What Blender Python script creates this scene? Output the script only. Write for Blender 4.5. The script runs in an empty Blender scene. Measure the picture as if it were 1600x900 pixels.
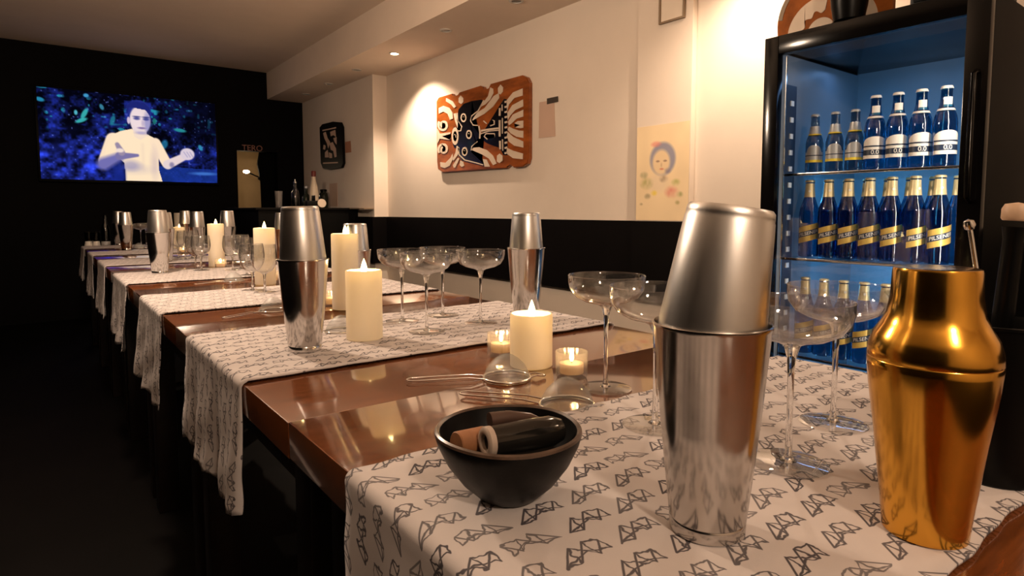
import bpy, bmesh, math, random
import numpy as np
from mathutils import Vector, Matrix

random.seed(7)
rng = np.random.RandomState(11)
scene = bpy.context.scene
COL = scene.collection
PI = math.pi

# ------------------------------------------------------------------ camera
CAM_Z, YAW, PITCH, FPX = 1.015, math.radians(37.478), math.radians(4.17), 960.0
cam_data = bpy.data.cameras.new('camera')
cam_data.sensor_width = 36.0
cam_data.lens = FPX / 1600 * 36
cam_data.shift_y = -50 / 1600
cam_data.clip_start = 0.02
cam = bpy.data.objects.new('camera', cam_data)
COL.objects.link(cam)
cam.location = (0, 0, CAM_Z)
cam.rotation_euler = (PI / 2 - PITCH, 0, -YAW)
scene.camera = cam

# ------------------------------------------------------------------ world, exposure
world = bpy.data.worlds.new('world')
scene.world = world
world.use_nodes = True
world.node_tree.nodes['Background'].inputs[0].default_value = (0.9, 0.7, 0.6, 1)
world.node_tree.nodes['Background'].inputs[1].default_value = 0.002
vs = scene.view_settings
vs.view_transform = 'Standard'
vs.look = 'None'
vs.exposure = 0.4
vs.gamma = 1.0
vs.use_curve_mapping = False
scene.cycles.transparent_max_bounces = 40
scene.cycles.max_bounces = 10
scene.cycles.sample_clamp_indirect = 4.0
WARM = (1.0, 0.75, 0.54)
SPOT_W = 1.0        # scales every lit downlight


def point_light(name, loc, power, color=WARM, radius=0.01, kind='POINT', **kw):
    d = bpy.data.lights.new(name, kind)
    d.energy = power
    d.color = color
    if kind in ('POINT', 'SPOT'):
        d.shadow_soft_size = radius
    for k, v in kw.items():
        setattr(d, k, v)
    o = bpy.data.objects.new(name, d)
    COL.objects.link(o)
    o.location = loc
    return o


# ------------------------------------------------------------------ geometry of the view: pixel -> place on a given plane
cy_, sy_, cp_, sp_ = math.cos(YAW), math.sin(YAW), math.cos(PITCH), math.sin(PITCH)
RIGHT = Vector((cy_, -sy_, 0))
FWD = Vector((sy_ * cp_, cy_ * cp_, -sp_))
UP = Vector((sy_ * sp_, cy_ * sp_, cp_))


def at(u, v, axis, val):
    """point of the plane world[axis] = val seen at photo pixel (u, v)"""
    d = FWD + RIGHT * ((u - 800) / FPX) - UP * ((v - 400) / FPX)
    o = Vector((0, 0, CAM_Z))
    return o + d * ((val - o[axis]) / d[axis])


# ------------------------------------------------------------------ materials
MATS = {}


def new_mat(name):
    m = bpy.data.materials.new(name)
    m.use_nodes = True
    nt = m.node_tree
    nt.nodes.clear()
    out = nt.nodes.new('ShaderNodeOutputMaterial')
    MATS[name] = m
    return m, nt, out


def setin(nt, sock, v):
    if isinstance(v, bpy.types.NodeSocket):
        nt.links.new(v, sock)
    elif isinstance(v, (tuple, list)) and len(v) == 3 and sock.type == 'RGBA':
        sock.default_value = (*v, 1)
    else:
        sock.default_value = v


def mth(nt, op, a, b=None, clamp=False):
    n = nt.nodes.new('ShaderNodeMath')
    n.operation = op
    n.use_clamp = clamp
    setin(nt, n.inputs[0], a)
    if b is not None:
        setin(nt, n.inputs[1], b)
    return n.outputs[0]


def vec(nt, op, a, b=None):
    n = nt.nodes.new('ShaderNodeVectorMath')
    n.operation = op
    setin(nt, n.inputs[0], a)
    if b is not None:
        setin(nt, n.inputs['Scale'] if op == 'SCALE' else n.inputs[1], b)
    return n.outputs['Value'] if op in ('LENGTH', 'DOT_PRODUCT') else n.outputs['Vector']


def mixc(nt, f, a, b):
    n = nt.nodes.new('ShaderNodeMix')
    n.data_type = 'RGBA'
    setin(nt, n.inputs[0], f)
    setin(nt, n.inputs[6], a)
    setin(nt, n.inputs[7], b)
    return n.outputs[2]


def noise(nt, scale, detail=3, rough=0.5, stretch=None, coord='Object'):
    tc = nt.nodes.new('ShaderNodeTexCoord')
    src = tc.outputs[coord]
    if stretch:
        mp = nt.nodes.new('ShaderNodeMapping')
        mp.inputs['Scale'].default_value = stretch
        nt.links.new(src, mp.inputs[0])
        src = mp.outputs[0]
    n = nt.nodes.new('ShaderNodeTexNoise')
    n.inputs['Scale'].default_value = scale
    n.inputs['Detail'].default_value = detail
    n.inputs['Roughness'].default_value = rough
    nt.links.new(src, n.inputs['Vector'])
    return n.outputs[0]


def bump(nt, h, strength, dist=0.002):
    b = nt.nodes.new('ShaderNodeBump')
    b.inputs['Strength'].default_value = strength
    b.inputs['Distance'].default_value = dist
    nt.links.new(h, b.inputs['Height'])
    return b.outputs[0]


def principled(name, color, rough=0.5, metal=0.0, var=0.0, vscale=8, stretch=None, bmp=0.0, bscale=60, coat=0.0, spec=0.5,
               color2=None, emit=None, estr=0.0, rvar=0.0, sss=0.0):
    m, nt, out = new_mat(name)
    p = nt.nodes.new('ShaderNodeBsdfPrincipled')
    c = color
    if var or color2:
        c2 = color2 if color2 else tuple(x * (1 - var) for x in color)
        f = noise(nt, vscale, 4, 0.6, stretch)
        f = mth(nt, 'MULTIPLY', mth(nt, 'SUBTRACT', f, 0.3), 2.5, True)
        c = mixc(nt, f, color, c2)
    setin(nt, p.inputs['Base Color'], c)
    r = rough
    if rvar:
        r = mth(nt, 'ADD', rough, mth(nt, 'MULTIPLY', noise(nt, vscale * 1.7, 4, 0.6, stretch), rvar))
    setin(nt, p.inputs['Roughness'], r)
    p.inputs['Metallic'].default_value = metal
    p.inputs['Specular IOR Level'].default_value = spec
    p.inputs['Coat Weight'].default_value = coat
    p.inputs['Coat Roughness'].default_value = 0.06
    if emit:
        setin(nt, p.inputs['Emission Color'], emit)
        p.inputs['Emission Strength'].default_value = estr
    if sss:
        p.inputs['Subsurface Weight'].default_value = sss
        p.inputs['Subsurface Radius'].default_value = (0.03, 0.018, 0.01)
        p.inputs['Subsurface Scale'].default_value = 1.0
    if bmp:
        nt.links.new(bump(nt, noise(nt, bscale, 4, 0.6, stretch), bmp), p.inputs['Normal'])
    nt.links.new(p.outputs[0], out.inputs[0])
    return m


def thin_glass(name, tint=(1, 1, 1), rough=0.02, boost=1.0, base=0.0, power=5.0, edge=None, frost=0.0):
    """thin clear wall: see-through with Fresnel reflection"""
    m, nt, out = new_mat(name)
    t = nt.nodes.new('ShaderNodeBsdfTransparent')
    setin(nt, t.inputs[0], tint)
    g = nt.nodes.new('ShaderNodeBsdfGlossy')
    g.inputs['Roughness'].default_value = rough
    lw = nt.nodes.new('ShaderNodeLayerWeight')
    lw.inputs[0].default_value = 0.5
    sch = mth(nt, 'ADD', 0.04, mth(nt, 'MULTIPLY', mth(nt, 'POWER', lw.outputs['Facing'], power), 0.96))
    if edge:
        setin(nt, t.inputs[0], mixc(nt, mth(nt, 'POWER', lw.outputs['Facing'], 4.0), tint, edge))
    f = mth(nt, 'ADD', mth(nt, 'MULTIPLY', sch, boost), base, True)
    mx = nt.nodes.new('ShaderNodeMixShader')
    nt.links.new(f, mx.inputs[0])
    nt.links.new(t.outputs[0], mx.inputs[1])
    nt.links.new(g.outputs[0], mx.inputs[2])
    res = mx.outputs[0]
    if frost:      # faint scattering of pressed or washed glass
        tr = nt.nodes.new('ShaderNodeBsdfTranslucent')
        df = nt.nodes.new('ShaderNodeBsdfDiffuse')
        ad = nt.nodes.new('ShaderNodeMixShader')
        ad.inputs[0].default_value = 0.5
        nt.links.new(tr.outputs[0], ad.inputs[1])
        nt.links.new(df.outputs[0], ad.inputs[2])
        m2 = nt.nodes.new('ShaderNodeMixShader')
        m2.inputs[0].default_value = frost
        nt.links.new(res, m2.inputs[1])
        nt.links.new(ad.outputs[0], m2.inputs[2])
        res = m2.outputs[0]
    nt.links.new(res, out.inputs[0])
    return m


def emission(name, color, strength):
    m, nt, out = new_mat(name)
    e = nt.nodes.new('ShaderNodeEmission')
    setin(nt, e.inputs[0], color)
    e.inputs[1].default_value = strength
    nt.links.new(e.outputs[0], out.inputs[0])
    return m


def vcol_mat(name, emit=0.0, rough=0.6):
    m, nt, out = new_mat(name)
    a = nt.nodes.new('ShaderNodeAttribute')
    a.attribute_name = 'Col'
    if emit:
        e = nt.nodes.new('ShaderNodeEmission')
        nt.links.new(a.outputs[0], e.inputs[0])
        e.inputs[1].default_value = emit
        nt.links.new(e.outputs[0], out.inputs[0])
    else:
        p = nt.nodes.new('ShaderNodeBsdfPrincipled')
        nt.links.new(a.outputs[0], p.inputs[0])
        p.inputs['Roughness'].default_value = rough
        nt.links.new(p.outputs[0], out.inputs[0])
    return m


def wax_mat(name, color):
    m, nt, out = new_mat(name)
    p = nt.nodes.new('ShaderNodeBsdfPrincipled')
    f = noise(nt, 30, 3)
    setin(nt, p.inputs['Base Color'], mixc(nt, f, color, tuple(c * 0.93 for c in color)))
    p.inputs['Roughness'].default_value = 0.45
    t = nt.nodes.new('ShaderNodeBsdfTranslucent')
    setin(nt, t.inputs[0], (1.0, 0.90, 0.66))
    mx = nt.nodes.new('ShaderNodeMixShader')
    mx.inputs[0].default_value = 0.5
    nt.links.new(p.outputs[0], mx.inputs[1])
    nt.links.new(t.outputs[0], mx.inputs[2])
    nt.links.new(mx.outputs[0], out.inputs[0])
    return m


def runner_mat():
    """light woven cloth with rows of ink-drawn angular doodles; UVs are metres along / across the cloth"""
    m, nt, out = new_mat('runner_cloth')
    uv = nt.nodes.new('ShaderNodeUVMap')
    uv.uv_map = 'UVMap'
    sep = nt.nodes.new('ShaderNodeSeparateXYZ')
    nt.links.new(uv.outputs[0], sep.inputs[0])
    TX, TY = 0.058, 0.0355
    row = mth(nt, 'FLOOR', mth(nt, 'DIVIDE', sep.outputs[1], TY))
    par = mth(nt, 'FRACT', mth(nt, 'MULTIPLY', row, 0.381))
    xs = mth(nt, 'ADD', mth(nt, 'DIVIDE', sep.outputs[0], TX), par)
    col = mth(nt, 'FLOOR', xs)
    px = mth(nt, 'MULTIPLY', mth(nt, 'SUBTRACT', mth(nt, 'FRACT', xs), 0.5), TX)
    py = mth(nt, 'MULTIPLY', mth(nt, 'SUBTRACT', mth(nt, 'FRACT', mth(nt, 'DIVIDE', sep.outputs[1], TY)), 0.5), TY)
    wn = nt.nodes.new('ShaderNodeTexWhiteNoise')
    wn.noise_dimensions = '2D'
    cb = nt.nodes.new('ShaderNodeCombineXYZ')
    nt.links.new(row, cb.inputs[0])
    nt.links.new(col, cb.inputs[1])
    nt.links.new(cb.outputs[0], wn.inputs['Vector'])
    sx = mth(nt, 'SUBTRACT', mth(nt, 'MULTIPLY', mth(nt, 'GREATER_THAN', wn.outputs[0], 0.35), 2), 1)
    wob = nt.nodes.new('ShaderNodeTexNoise')
    wob.inputs['Scale'].default_value = 70
    nt.links.new(uv.outputs[0], wob.inputs['Vector'])
    w2 = mth(nt, 'MULTIPLY', mth(nt, 'SUBTRACT', wob.outputs[0], 0.5), 0.012)
    pc = nt.nodes.new('ShaderNodeCombineXYZ')
    nt.links.new(mth(nt, 'ADD', mth(nt, 'MULTIPLY', px, sx), w2), pc.inputs[0])
    nt.links.new(mth(nt, 'ADD', py, w2), pc.inputs[1])
    segs = [((-17, -6), (-5, 7)), ((-5, 7), (-7, -7)), ((-7, -7), (-17, -6)), ((-5, 7), (8, -6)), ((-7, -7), (6, 8)),
            ((6, 8), (8, -6)), ((6, 8), (16, 5)), ((16, 5), (8, -6)), ((-17, -6), (2, -1)), ((16, 5), (17, -5)), ((2, 1), (17, -5))]
    dmin = None
    for a, b in segs:
        A = Vector((a[0] * 1.4e-3, a[1] * 1.4e-3, 0))
        B = Vector((b[0] * 1.4e-3, b[1] * 1.4e-3, 0))
        ba = B - A
        pa = vec(nt, 'SUBTRACT', pc.outputs[0], tuple(A))
        h = mth(nt, 'DIVIDE', vec(nt, 'DOT_PRODUCT', pa, tuple(ba)), ba.dot(ba), True)
        bb = nt.nodes.new('ShaderNodeVectorMath')
        bb.operation = 'SCALE'
        bb.inputs[0].default_value = tuple(ba)
        nt.links.new(h, bb.inputs['Scale'])
        d = vec(nt, 'LENGTH', vec(nt, 'SUBTRACT', pa, bb.outputs[0]))
        dmin = d if dmin is None else mth(nt, 'MINIMUM', dmin, d)
    ink = mth(nt, 'SUBTRACT', 1.0, mth(nt, 'DIVIDE', mth(nt, 'SUBTRACT', dmin, 0.00065), 0.0007, True), True)
    fade = mth(nt, 'ADD', 0.72, mth(nt, 'MULTIPLY', wn.outputs[0], 0.25))
    ink = mth(nt, 'MULTIPLY', ink, fade)
    weave = nt.nodes.new('ShaderNodeTexNoise')
    weave.inputs['Scale'].default_value = 25
    nt.links.new(uv.outputs[0], weave.inputs['Vector'])
    cloth = mixc(nt, weave.outputs[0], (0.58, 0.53, 0.52), (0.50, 0.455, 0.45))
    c = mixc(nt, ink, cloth, (0.035, 0.03, 0.04))
    p = nt.nodes.new('ShaderNodeBsdfPrincipled')
    nt.links.new(c, p.inputs[0])
    p.inputs['Roughness'].default_value = 0.85
    fine = nt.nodes.new('ShaderNodeTexNoise')
    fine.inputs['Scale'].default_value = 900
    nt.links.new(uv.outputs[0], fine.inputs['Vector'])
    nt.links.new(bump(nt, fine.outputs[0], 0.25, 0.0006), p.inputs['Normal'])
    nt.links.new(p.outputs[0], out.inputs[0])
    return m


def mesh_screen_mat():
    m, nt, out = new_mat('steel_gauze')
    t = nt.nodes.new('ShaderNodeBsdfTransparent')
    p = nt.nodes.new('ShaderNodeBsdfPrincipled')
    setin(nt, p.inputs[0], (0.50, 0.52, 0.50))
    p.inputs['Metallic'].default_value = 0.3
    p.inputs['Roughness'].default_value = 0.5
    mx = nt.nodes.new('ShaderNodeMixShader')
    mx.inputs[0].default_value = 0.33
    nt.links.new(t.outputs[0], mx.inputs[1])
    nt.links.new(p.outputs[0], mx.inputs[2])
    nt.links.new(mx.outputs[0], out.inputs[0])
    return m


principled('wall_paint', (0.80, 0.69, 0.585), 0.75, var=0.06, vscale=2.5, bmp=0.15, bscale=40)
principled('ceiling_paint', (0.84, 0.70, 0.58), 0.8, var=0.06, vscale=3, bmp=0.2, bscale=50)
principled('black_paint', (0.0022, 0.0018, 0.0022), 0.7, var=0.3, vscale=3, spec=0.08)
principled('floor_dark', (0.0025, 0.002, 0.002), 0.6, var=0.4, vscale=4, spec=0.1)
principled('band_black', (0.004, 0.003, 0.003), 0.5, var=0.3, vscale=6, spec=0.12)
principled('wood_table', (0.21, 0.060, 0.013), 0.12, var=0.6, vscale=9, stretch=(1, 9, 9), coat=1.0, rvar=0.12, bmp=0.03, bscale=30)
principled('wood_dark', (0.008, 0.004, 0.003), 0.4, var=0.4, vscale=10, stretch=(1, 1, 6), spec=0.25)
principled('steel', (0.70, 0.68, 0.66), 0.08, 1.0, var=0.12, vscale=14, rvar=0.16)
principled('steel_satin', (0.72, 0.70, 0.68), 0.27, 1.0, var=0.10, vscale=30, stretch=(1, 1, 0.1), rvar=0.15)
principled('steel_smudged', (0.62, 0.59, 0.56), 0.07, 1.0, var=0.2, vscale=20, rvar=0.22)
principled('gold', (0.78, 0.40, 0.06), 0.09, 1.0, var=0.18, vscale=8, rvar=0.15)
principled('chrome', (0.8, 0.78, 0.75), 0.15, 1.0)
principled('bowl_black', (0.003, 0.0025, 0.0025), 0.4, spec=0.2, var=0.3, vscale=20, bmp=0.25, bscale=25)
principled('bowl_rim', (0.10, 0.06, 0.04), 0.3, var=0.5, vscale=60)
principled('dark_gloss', (0.05, 0.045, 0.04), 0.1, 0.8)
principled('cork_wood', (0.36, 0.15, 0.06), 0.6, var=0.4, vscale=40)
principled('pale_ring', (0.42, 0.33, 0.27), 0.35)
principled('horn', (0.07, 0.04, 0.03), 0.2)
principled('wick', (0.02, 0.015, 0.01), 0.9)
principled('fridge_black', (0.003, 0.0025, 0.0025), 0.14, spec=0.2)
principled('fridge_side', (0.002, 0.002, 0.002), 0.5, spec=0.08)
principled('fridge_liner', (0.20, 0.22, 0.25), 0.4, var=0.1)
principled('rail_dark', (0.02, 0.03, 0.06), 0.4)
principled('rail_slot', (0.7, 0.75, 0.8), 0.4)
principled('label_gold', (0.72, 0.48, 0.12), 0.35, 0.3, var=0.2, vscale=40)
principled('label_navy', (0.02, 0.03, 0.06), 0.4)
principled('label_white', (0.78, 0.73, 0.66), 0.5)
principled('label_silver', (0.45, 0.45, 0.45), 0.35, 0.3)
principled('label_yellow', (0.80, 0.60, 0.05), 0.4)
principled('foil_cream', (0.72, 0.58, 0.32), 0.35, 0.3)
principled('wood_orange', (0.42, 0.11, 0.02), 0.25, var=0.55, vscale=5, stretch=(1, 1, 4), coat=0.15)
principled('wood_orange_matte', (0.45, 0.13, 0.025), 0.65, var=0.5, vscale=12, spec=0.15)
principled('paint_cream', (0.72, 0.58, 0.45), 0.5, var=0.08)
principled('paint_black', (0.008, 0.007, 0.010), 0.16, coat=0.6)
principled('paper', (0.62, 0.43, 0.33), 0.7, var=0.05)
principled('paper_tan', (0.45, 0.20, 0.11), 0.7)
principled('paper_cream', (0.80, 0.69, 0.57), 0.7)
principled('frame_brown', (0.25, 0.17, 0.10), 0.5)
principled('tag_dark', (0.06, 0.045, 0.035), 0.5)
principled('tv_black', (0.002, 0.002, 0.002), 0.3, spec=0.1)
principled('white_trim', (0.6, 0.55, 0.5), 0.5)
principled('lamp_off', (0.10, 0.09, 0.08), 0.3)
principled('bottle_white', (0.6, 0.5, 0.38), 0.35)
principled('bottle_dark', (0.012, 0.018, 0.012), 0.08)
principled('red_cap', (0.16, 0.02, 0.015), 0.4)
principled('clutter_black', (0.003, 0.003, 0.003), 0.4, spec=0.15)
principled('room_tan', (0.40, 0.27, 0.14), 0.8, var=0.25, vscale=3)
principled('curtain', (0.002, 0.002, 0.002), 0.8, spec=0.05)
principled('letter_pink', (0.30, 0.13, 0.09), 0.6)
principled('muddler_wood', (0.62, 0.42, 0.28), 0.5, var=0.2, vscale=20)
principled('holder_black', (0.002, 0.002, 0.002), 0.35, spec=0.15)
principled('amber_liquid', (0.30, 0.10, 0.02), 0.1)
wax_mat('wax', (0.93, 0.89, 0.82))
wax_mat('tealight_wax', (0.85, 0.66, 0.55))
thin_glass('glass', (0.97, 0.97, 0.965), 0.02, 1.0, 0.035, 3.0, (0.88, 0.86, 0.84), 0.014)
mg, ntg, og = new_mat('solid_glass')
gb = ntg.nodes.new('ShaderNodeBsdfGlass')
gb.inputs['IOR'].default_value = 1.5
gb.inputs['Roughness'].default_value = 0.0
ntg.links.new(gb.outputs[0], og.inputs[0])
thin_glass('votive_glass', (0.93, 0.90, 0.88), 0.05, 1.0, 0.06, 3.5, (0.85, 0.8, 0.76), 0.12)
thin_glass('door_glass', (0.975, 0.98, 0.98), 0.0, 1.0, 0.0)
thin_glass('bottle_blue', (0.16, 0.40, 0.56), 0.03, 1.3, 0.02)
thin_glass('bottle_grey', (0.42, 0.50, 0.55), 0.03, 1.3, 0.02)
thin_glass('bottle_green', (0.10, 0.16, 0.12), 0.03, 1.3, 0.02)
emission('flame', (1.0, 0.72, 0.28), 14.0)
emission('bulb', (1.0, 0.74, 0.45), 40.0)
emission('led_strip', (0.35, 0.6, 1.0), 1.2)
emission('fill_globe_glow', (1.0, 0.75, 0.5), 5.0)  # glow of the globes added out of view
vcol_mat('tv_picture', emit=0.80)
vcol_mat('print_paper', rough=0.7)
runner_mat()
mesh_screen_mat()


# ------------------------------------------------------------------ object helpers
def tag(o, label=None, cat=None, group=None, kind=None):
    if label:
        o['label'] = label
    if cat:
        o['category'] = cat
    if group:
        o['group'] = group
    if kind:
        o['kind'] = kind
    return o


def empty(name, loc=(0, 0, 0), rz=0.0):
    o = bpy.data.objects.new(name, None)
    o.empty_display_size = 0.03
    COL.objects.link(o)
    o.location = loc
    o.rotation_euler = (0, 0, rz)
    return o


def thing(name, label, cat, loc=(0, 0, 0), rz=0.0, group=None):
    return tag(empty(name, loc, rz), label, cat, group)


def mobj(name, me, mat, parent=None, loc=(0, 0, 0), rot=(0, 0, 0)):
    o = bpy.data.objects.new(name, me)
    if mat and not me.materials:
        me.materials.append(MATS[mat])
    COL.objects.link(o)
    o.parent = parent
    o.location = loc
    o.rotation_euler = rot
    return o


def mesh(verts, faces, smooth=False, name='m', autos=None):
    me = bpy.data.meshes.new(name)
    me.from_pydata([tuple(v) for v in verts], [], faces)
    me.update()
    if smooth:
        me.polygons.foreach_set('use_smooth', [True] * len(me.polygons))
    if autos is not None:
        me.polygons.foreach_set('use_smooth', [True] * len(me.polygons))
        me.set_sharp_from_angle(angle=math.radians(autos))
    return me


def from_bm(bm, smooth=False, autos=None):
    me = bpy.data.meshes.new('m')
    bmesh.ops.recalc_face_normals(bm, faces=bm.faces)
    bm.to_mesh(me)
    bm.free()
    if smooth or autos is not None:
        me.polygons.foreach_set('use_smooth', [True] * len(me.polygons))
        if autos is not None:
            me.set_sharp_from_angle(angle=math.radians(autos))
    return me


def box_me(x0, x1, y0, y1, z0, z1, bev=0.0, seg=2):
    bm = bmesh.new()
    bmesh.ops.create_cube(bm, size=1)
    for v in bm.verts:
        v.co = Vector(((x0 + x1) / 2 + v.co.x * (x1 - x0), (y0 + y1) / 2 + v.co.y * (y1 - y0), (z0 + z1) / 2 + v.co.z * (z1 - z0)))
    if bev:
        bmesh.ops.bevel(bm, geom=bm.edges[:], offset=bev, segments=seg, affect='EDGES', profile=0.6)
    return from_bm(bm, autos=35 if bev else None)


def lathe(profile, seg=32, flute=None, autos=40):
    """profile: list of (r, z); r == 0 closes on the axis"""
    verts, faces, rings = [], [], []
    for r, z in profile:
        if r <= 1e-6:
            rings.append([len(verts)])
            verts.append((0, 0, z))
        else:
            ring = []
            for k in range(seg):
                a = 2 * PI * k / seg
                rr = r * (1 + flute(a)) if flute else r
                ring.append(len(verts))
                verts.append((rr * math.cos(a), rr * math.sin(a), z))
            rings.append(ring)
    for A, B in zip(rings, rings[1:]):
        for k in range(seg):
            k2 = (k + 1) % seg
            if len(A) == 1 and len(B) == 1:
                continue
            if len(A) == 1:
                faces.append((A[0], B[k2], B[k]))
            elif len(B) == 1:
                faces.append((A[k], A[k2], B[0]))
            else:
                faces.append((A[k], A[k2], B[k2], B[k]))
    me = mesh(verts, faces, autos=autos)
    bm = bmesh.new()
    bm.from_mesh(me)
    bpy.data.meshes.remove(me)
    return from_bm(bm, autos=autos)


def tube_me(pts, r, seg=10, closed=False, caps=True):
    pts = [Vector(p) for p in pts]
    n = len(pts)
    rad = r if isinstance(r, (list, tuple)) else [r] * n
    verts, faces = [], []
    prev = None
    for i, p in enumerate(pts):
        if closed:
            t = (pts[(i + 1) % n] - pts[i - 1]).normalized()
        else:
            t = (pts[min(i + 1, n - 1)] - pts[max(i - 1, 0)]).normalized()
        if prev is None:
            ref = Vector((0, 0, 1)) if abs(t.z) < 0.9 else Vector((1, 0, 0))
            nrm = t.cross(ref).normalized()
        else:
            nrm = (prev - t * prev.dot(t)).normalized()
        prev = nrm
        b = t.cross(nrm)
        for k in range(seg):
            a = 2 * PI * k / seg
            verts.append(p + (nrm * math.cos(a) + b * math.sin(a)) * rad[i])
    m = n if closed else n - 1
    for i in range(m):
        j = (i + 1) % n
        for k in range(seg):
            k2 = (k + 1) % seg
            faces.append((i * seg + k, i * seg + k2, j * seg + k2, j * seg + k))
    if caps and not closed:
        faces.append(tuple(range(seg))[::-1])
        faces.append(tuple((n - 1) * seg + k for k in range(seg)))
    return mesh(verts, faces, autos=50)


def prism(poly, to3, d, bev=0.0):
    """extrude a 2D outline: to3(a, b, t) -> point, t in 0..d"""
    bm = bmesh.new()
    va = [bm.verts.new(to3(a, b, 0)) for a, b in poly]
    vb = [bm.verts.new(to3(a, b, d)) for a, b in poly]
    n = len(poly)
    bm.faces.new(va[::-1])
    top = bm.faces.new(vb)
    for i in range(n):
        bm.faces.new((va[i], va[(i + 1) % n], vb[(i + 1) % n], vb[i]))
    if bev:
        bmesh.ops.bevel(bm, geom=list(top.edges), offset=bev, segments=2, affect='EDGES')
    bmesh.ops.triangulate(bm, faces=[f for f in bm.faces if len(f.verts) > 4])
    return from_bm(bm, autos=30)


def struct(name, me, mat, parent=None):
    o = mobj(name, me, mat, parent)
    if parent is None:
        o['kind'] = 'structure'
    return o


def boxes_me(lst):
    bm = bmesh.new()
    for x0, x1, y0, y1, z0, z1 in lst:
        r = bmesh.ops.create_cube(bm, size=1)
        for v in r['verts']:
            v.co = Vector(((x0 + x1) / 2 + v.co.x * (x1 - x0), (y0 + y1) / 2 + v.co.y * (y1 - y0), (z0 + z1) / 2 + v.co.z * (z1 - z0)))
    return from_bm(bm)


def copy_tree(root, loc, rz=None, label=None, group=None):
    r = root.copy()
    COL.objects.link(r)
    r.location = loc
    if rz is not None:
        r.rotation_euler = (0, 0, rz)
    if label:
        r['label'] = label
    if group:
        r['group'] = group
    for ch in list(root.children):
        c = ch.copy()
        COL.objects.link(c)
        c.parent = r
        for g in list(ch.children):
            d = g.copy()
            COL.objects.link(d)
            d.parent = c
    return r


# raster pictures: a fine grid whose points carry the printed / displayed colour
def s2l(c):
    c = np.asarray(c, dtype=float) / 255.0
    return np.where(c <= 0.04045, c / 12.92, ((c + 0.055) / 1.055) ** 2.4)


def vnoise(u, v, n, seed):
    r = np.random.RandomState(seed)
    g = r.rand(n + 2, n + 2)
    x, y = np.clip(u, 0, 0.9999) * n, np.clip(v, 0, 0.9999) * n
    i, j = x.astype(int), y.astype(int)
    fx, fy = x - i, y - j
    fx, fy = fx * fx * (3 - 2 * fx), fy * fy * (3 - 2 * fy)
    return (g[j, i] * (1 - fx) + g[j, i + 1] * fx) * (1 - fy) + (g[j + 1, i] * (1 - fx) + g[j + 1, i + 1] * fx) * fy


def raster_me(nx, ny, corner, du, dv, fn, mat):
    """corner = top-left point, du / dv = vectors along the width / down the height; fn(u, v) -> sRGB 0..255"""
    u, v = np.meshgrid(np.linspace(0, 1, nx), np.linspace(0, 1, ny))
    rgb = s2l(np.clip(fn(u, v), 0, 255))
    c, a, b = np.array(corner), np.array(du), np.array(dv)
    P = c + u[..., None] * a + v[..., None] * b
    idx = np.arange(nx * ny).reshape(ny, nx)
    F = np.stack([idx[:-1, :-1], idx[1:, :-1], idx[1:, 1:], idx[:-1, 1:]], -1).reshape(-1, 4)
    me = bpy.data.meshes.new('raster')
    me.from_pydata(P.reshape(-1, 3).tolist(), [], F.tolist())
    at_ = me.color_attributes.new('Col', 'FLOAT_COLOR', 'POINT')
    at_.data.foreach_set('color', np.concatenate([rgb.reshape(-1, 3), np.ones((nx * ny, 1))], 1).astype(np.float32).ravel())
    me.materials.append(MATS[mat])
    me.update()
    return me


def blend(img, mask, col):
    return img * (1 - mask[..., None]) + np.array(col, dtype=float) * mask[..., None]


def m_ell(x, y, cx, cy, rx, ry, soft=0.12, rot=0.0):
    c, s = math.cos(rot), math.sin(rot)
    X, Y = (x - cx) * c + (y - cy) * s, -(x - cx) * s + (y - cy) * c
    d = np.sqrt((X / rx) ** 2 + (Y / ry) ** 2)
    return np.clip((1 + soft - d) / (2 * soft), 0, 1)


def m_cap(x, y, ax, ay, bx, by, r1, r2, soft=4):
    dx, dy = bx - ax, by - ay
    h = np.clip(((x - ax) * dx + (y - ay) * dy) / (dx * dx + dy * dy), 0, 1)
    d = np.sqrt((x - ax - dx * h) ** 2 + (y - ay - dy * h) ** 2) - (r1 + (r2 - r1) * h)
    return np.clip(0.5 - d / (2 * soft), 0, 1)


def m_poly(x, y, pts):
    inside = np.zeros_like(x, dtype=bool)
    n = len(pts)
    for i in range(n):
        x0, y0 = pts[i]
        x1, y1 = pts[(i + 1) % n]
        if y0 == y1:
            continue
        c = ((y0 > y) != (y1 > y)) & (x < (x1 - x0) * (y - y0) / (y1 - y0) + x0)
        inside ^= c
    return inside.astype(float)


# ================================================================== STRUCTURE
XW, XL, XB = 2.55, -2.4, 2.413       # right wall, left wall, right wall's forward part by the counter
YF, YB = 7.05, -2.6                  # far wall, wall behind the photographer
ZC, ZS = 2.52, 2.236                 # ceiling, underside of the soffit
YJ = 5.2
PIL0, PIL1 = 1.862, 2.20

struct('floor', box_me(XL - .1, XW + .2, YB - .1, YF + 1.0, -0.1, 0), 'floor_dark')
struct('ceiling', box_me(XL - .1, XW + .2, YB - .1, YF + 1.0, ZC, ZC + .1), 'ceiling_paint')
plan = [(XW, YB), (XW, PIL0), (XW - .033, PIL0), (XW - .033, PIL1), (XW, PIL1), (XW, YJ), (XB, YJ), (XB, YF), (XW + .15, YF), (XW + .15, YB)]
struct('wall_right', prism(plan, lambda a, b, t: (a, b, t), ZC), 'wall_paint')
struct('wall_left', box_me(XL - .1, XL, YB, YF, 0, ZC), 'black_paint')
struct('wall_back', box_me(XL - .1, XW + .15, YB - .1, YB, 0, ZC), 'wall_paint')
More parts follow.
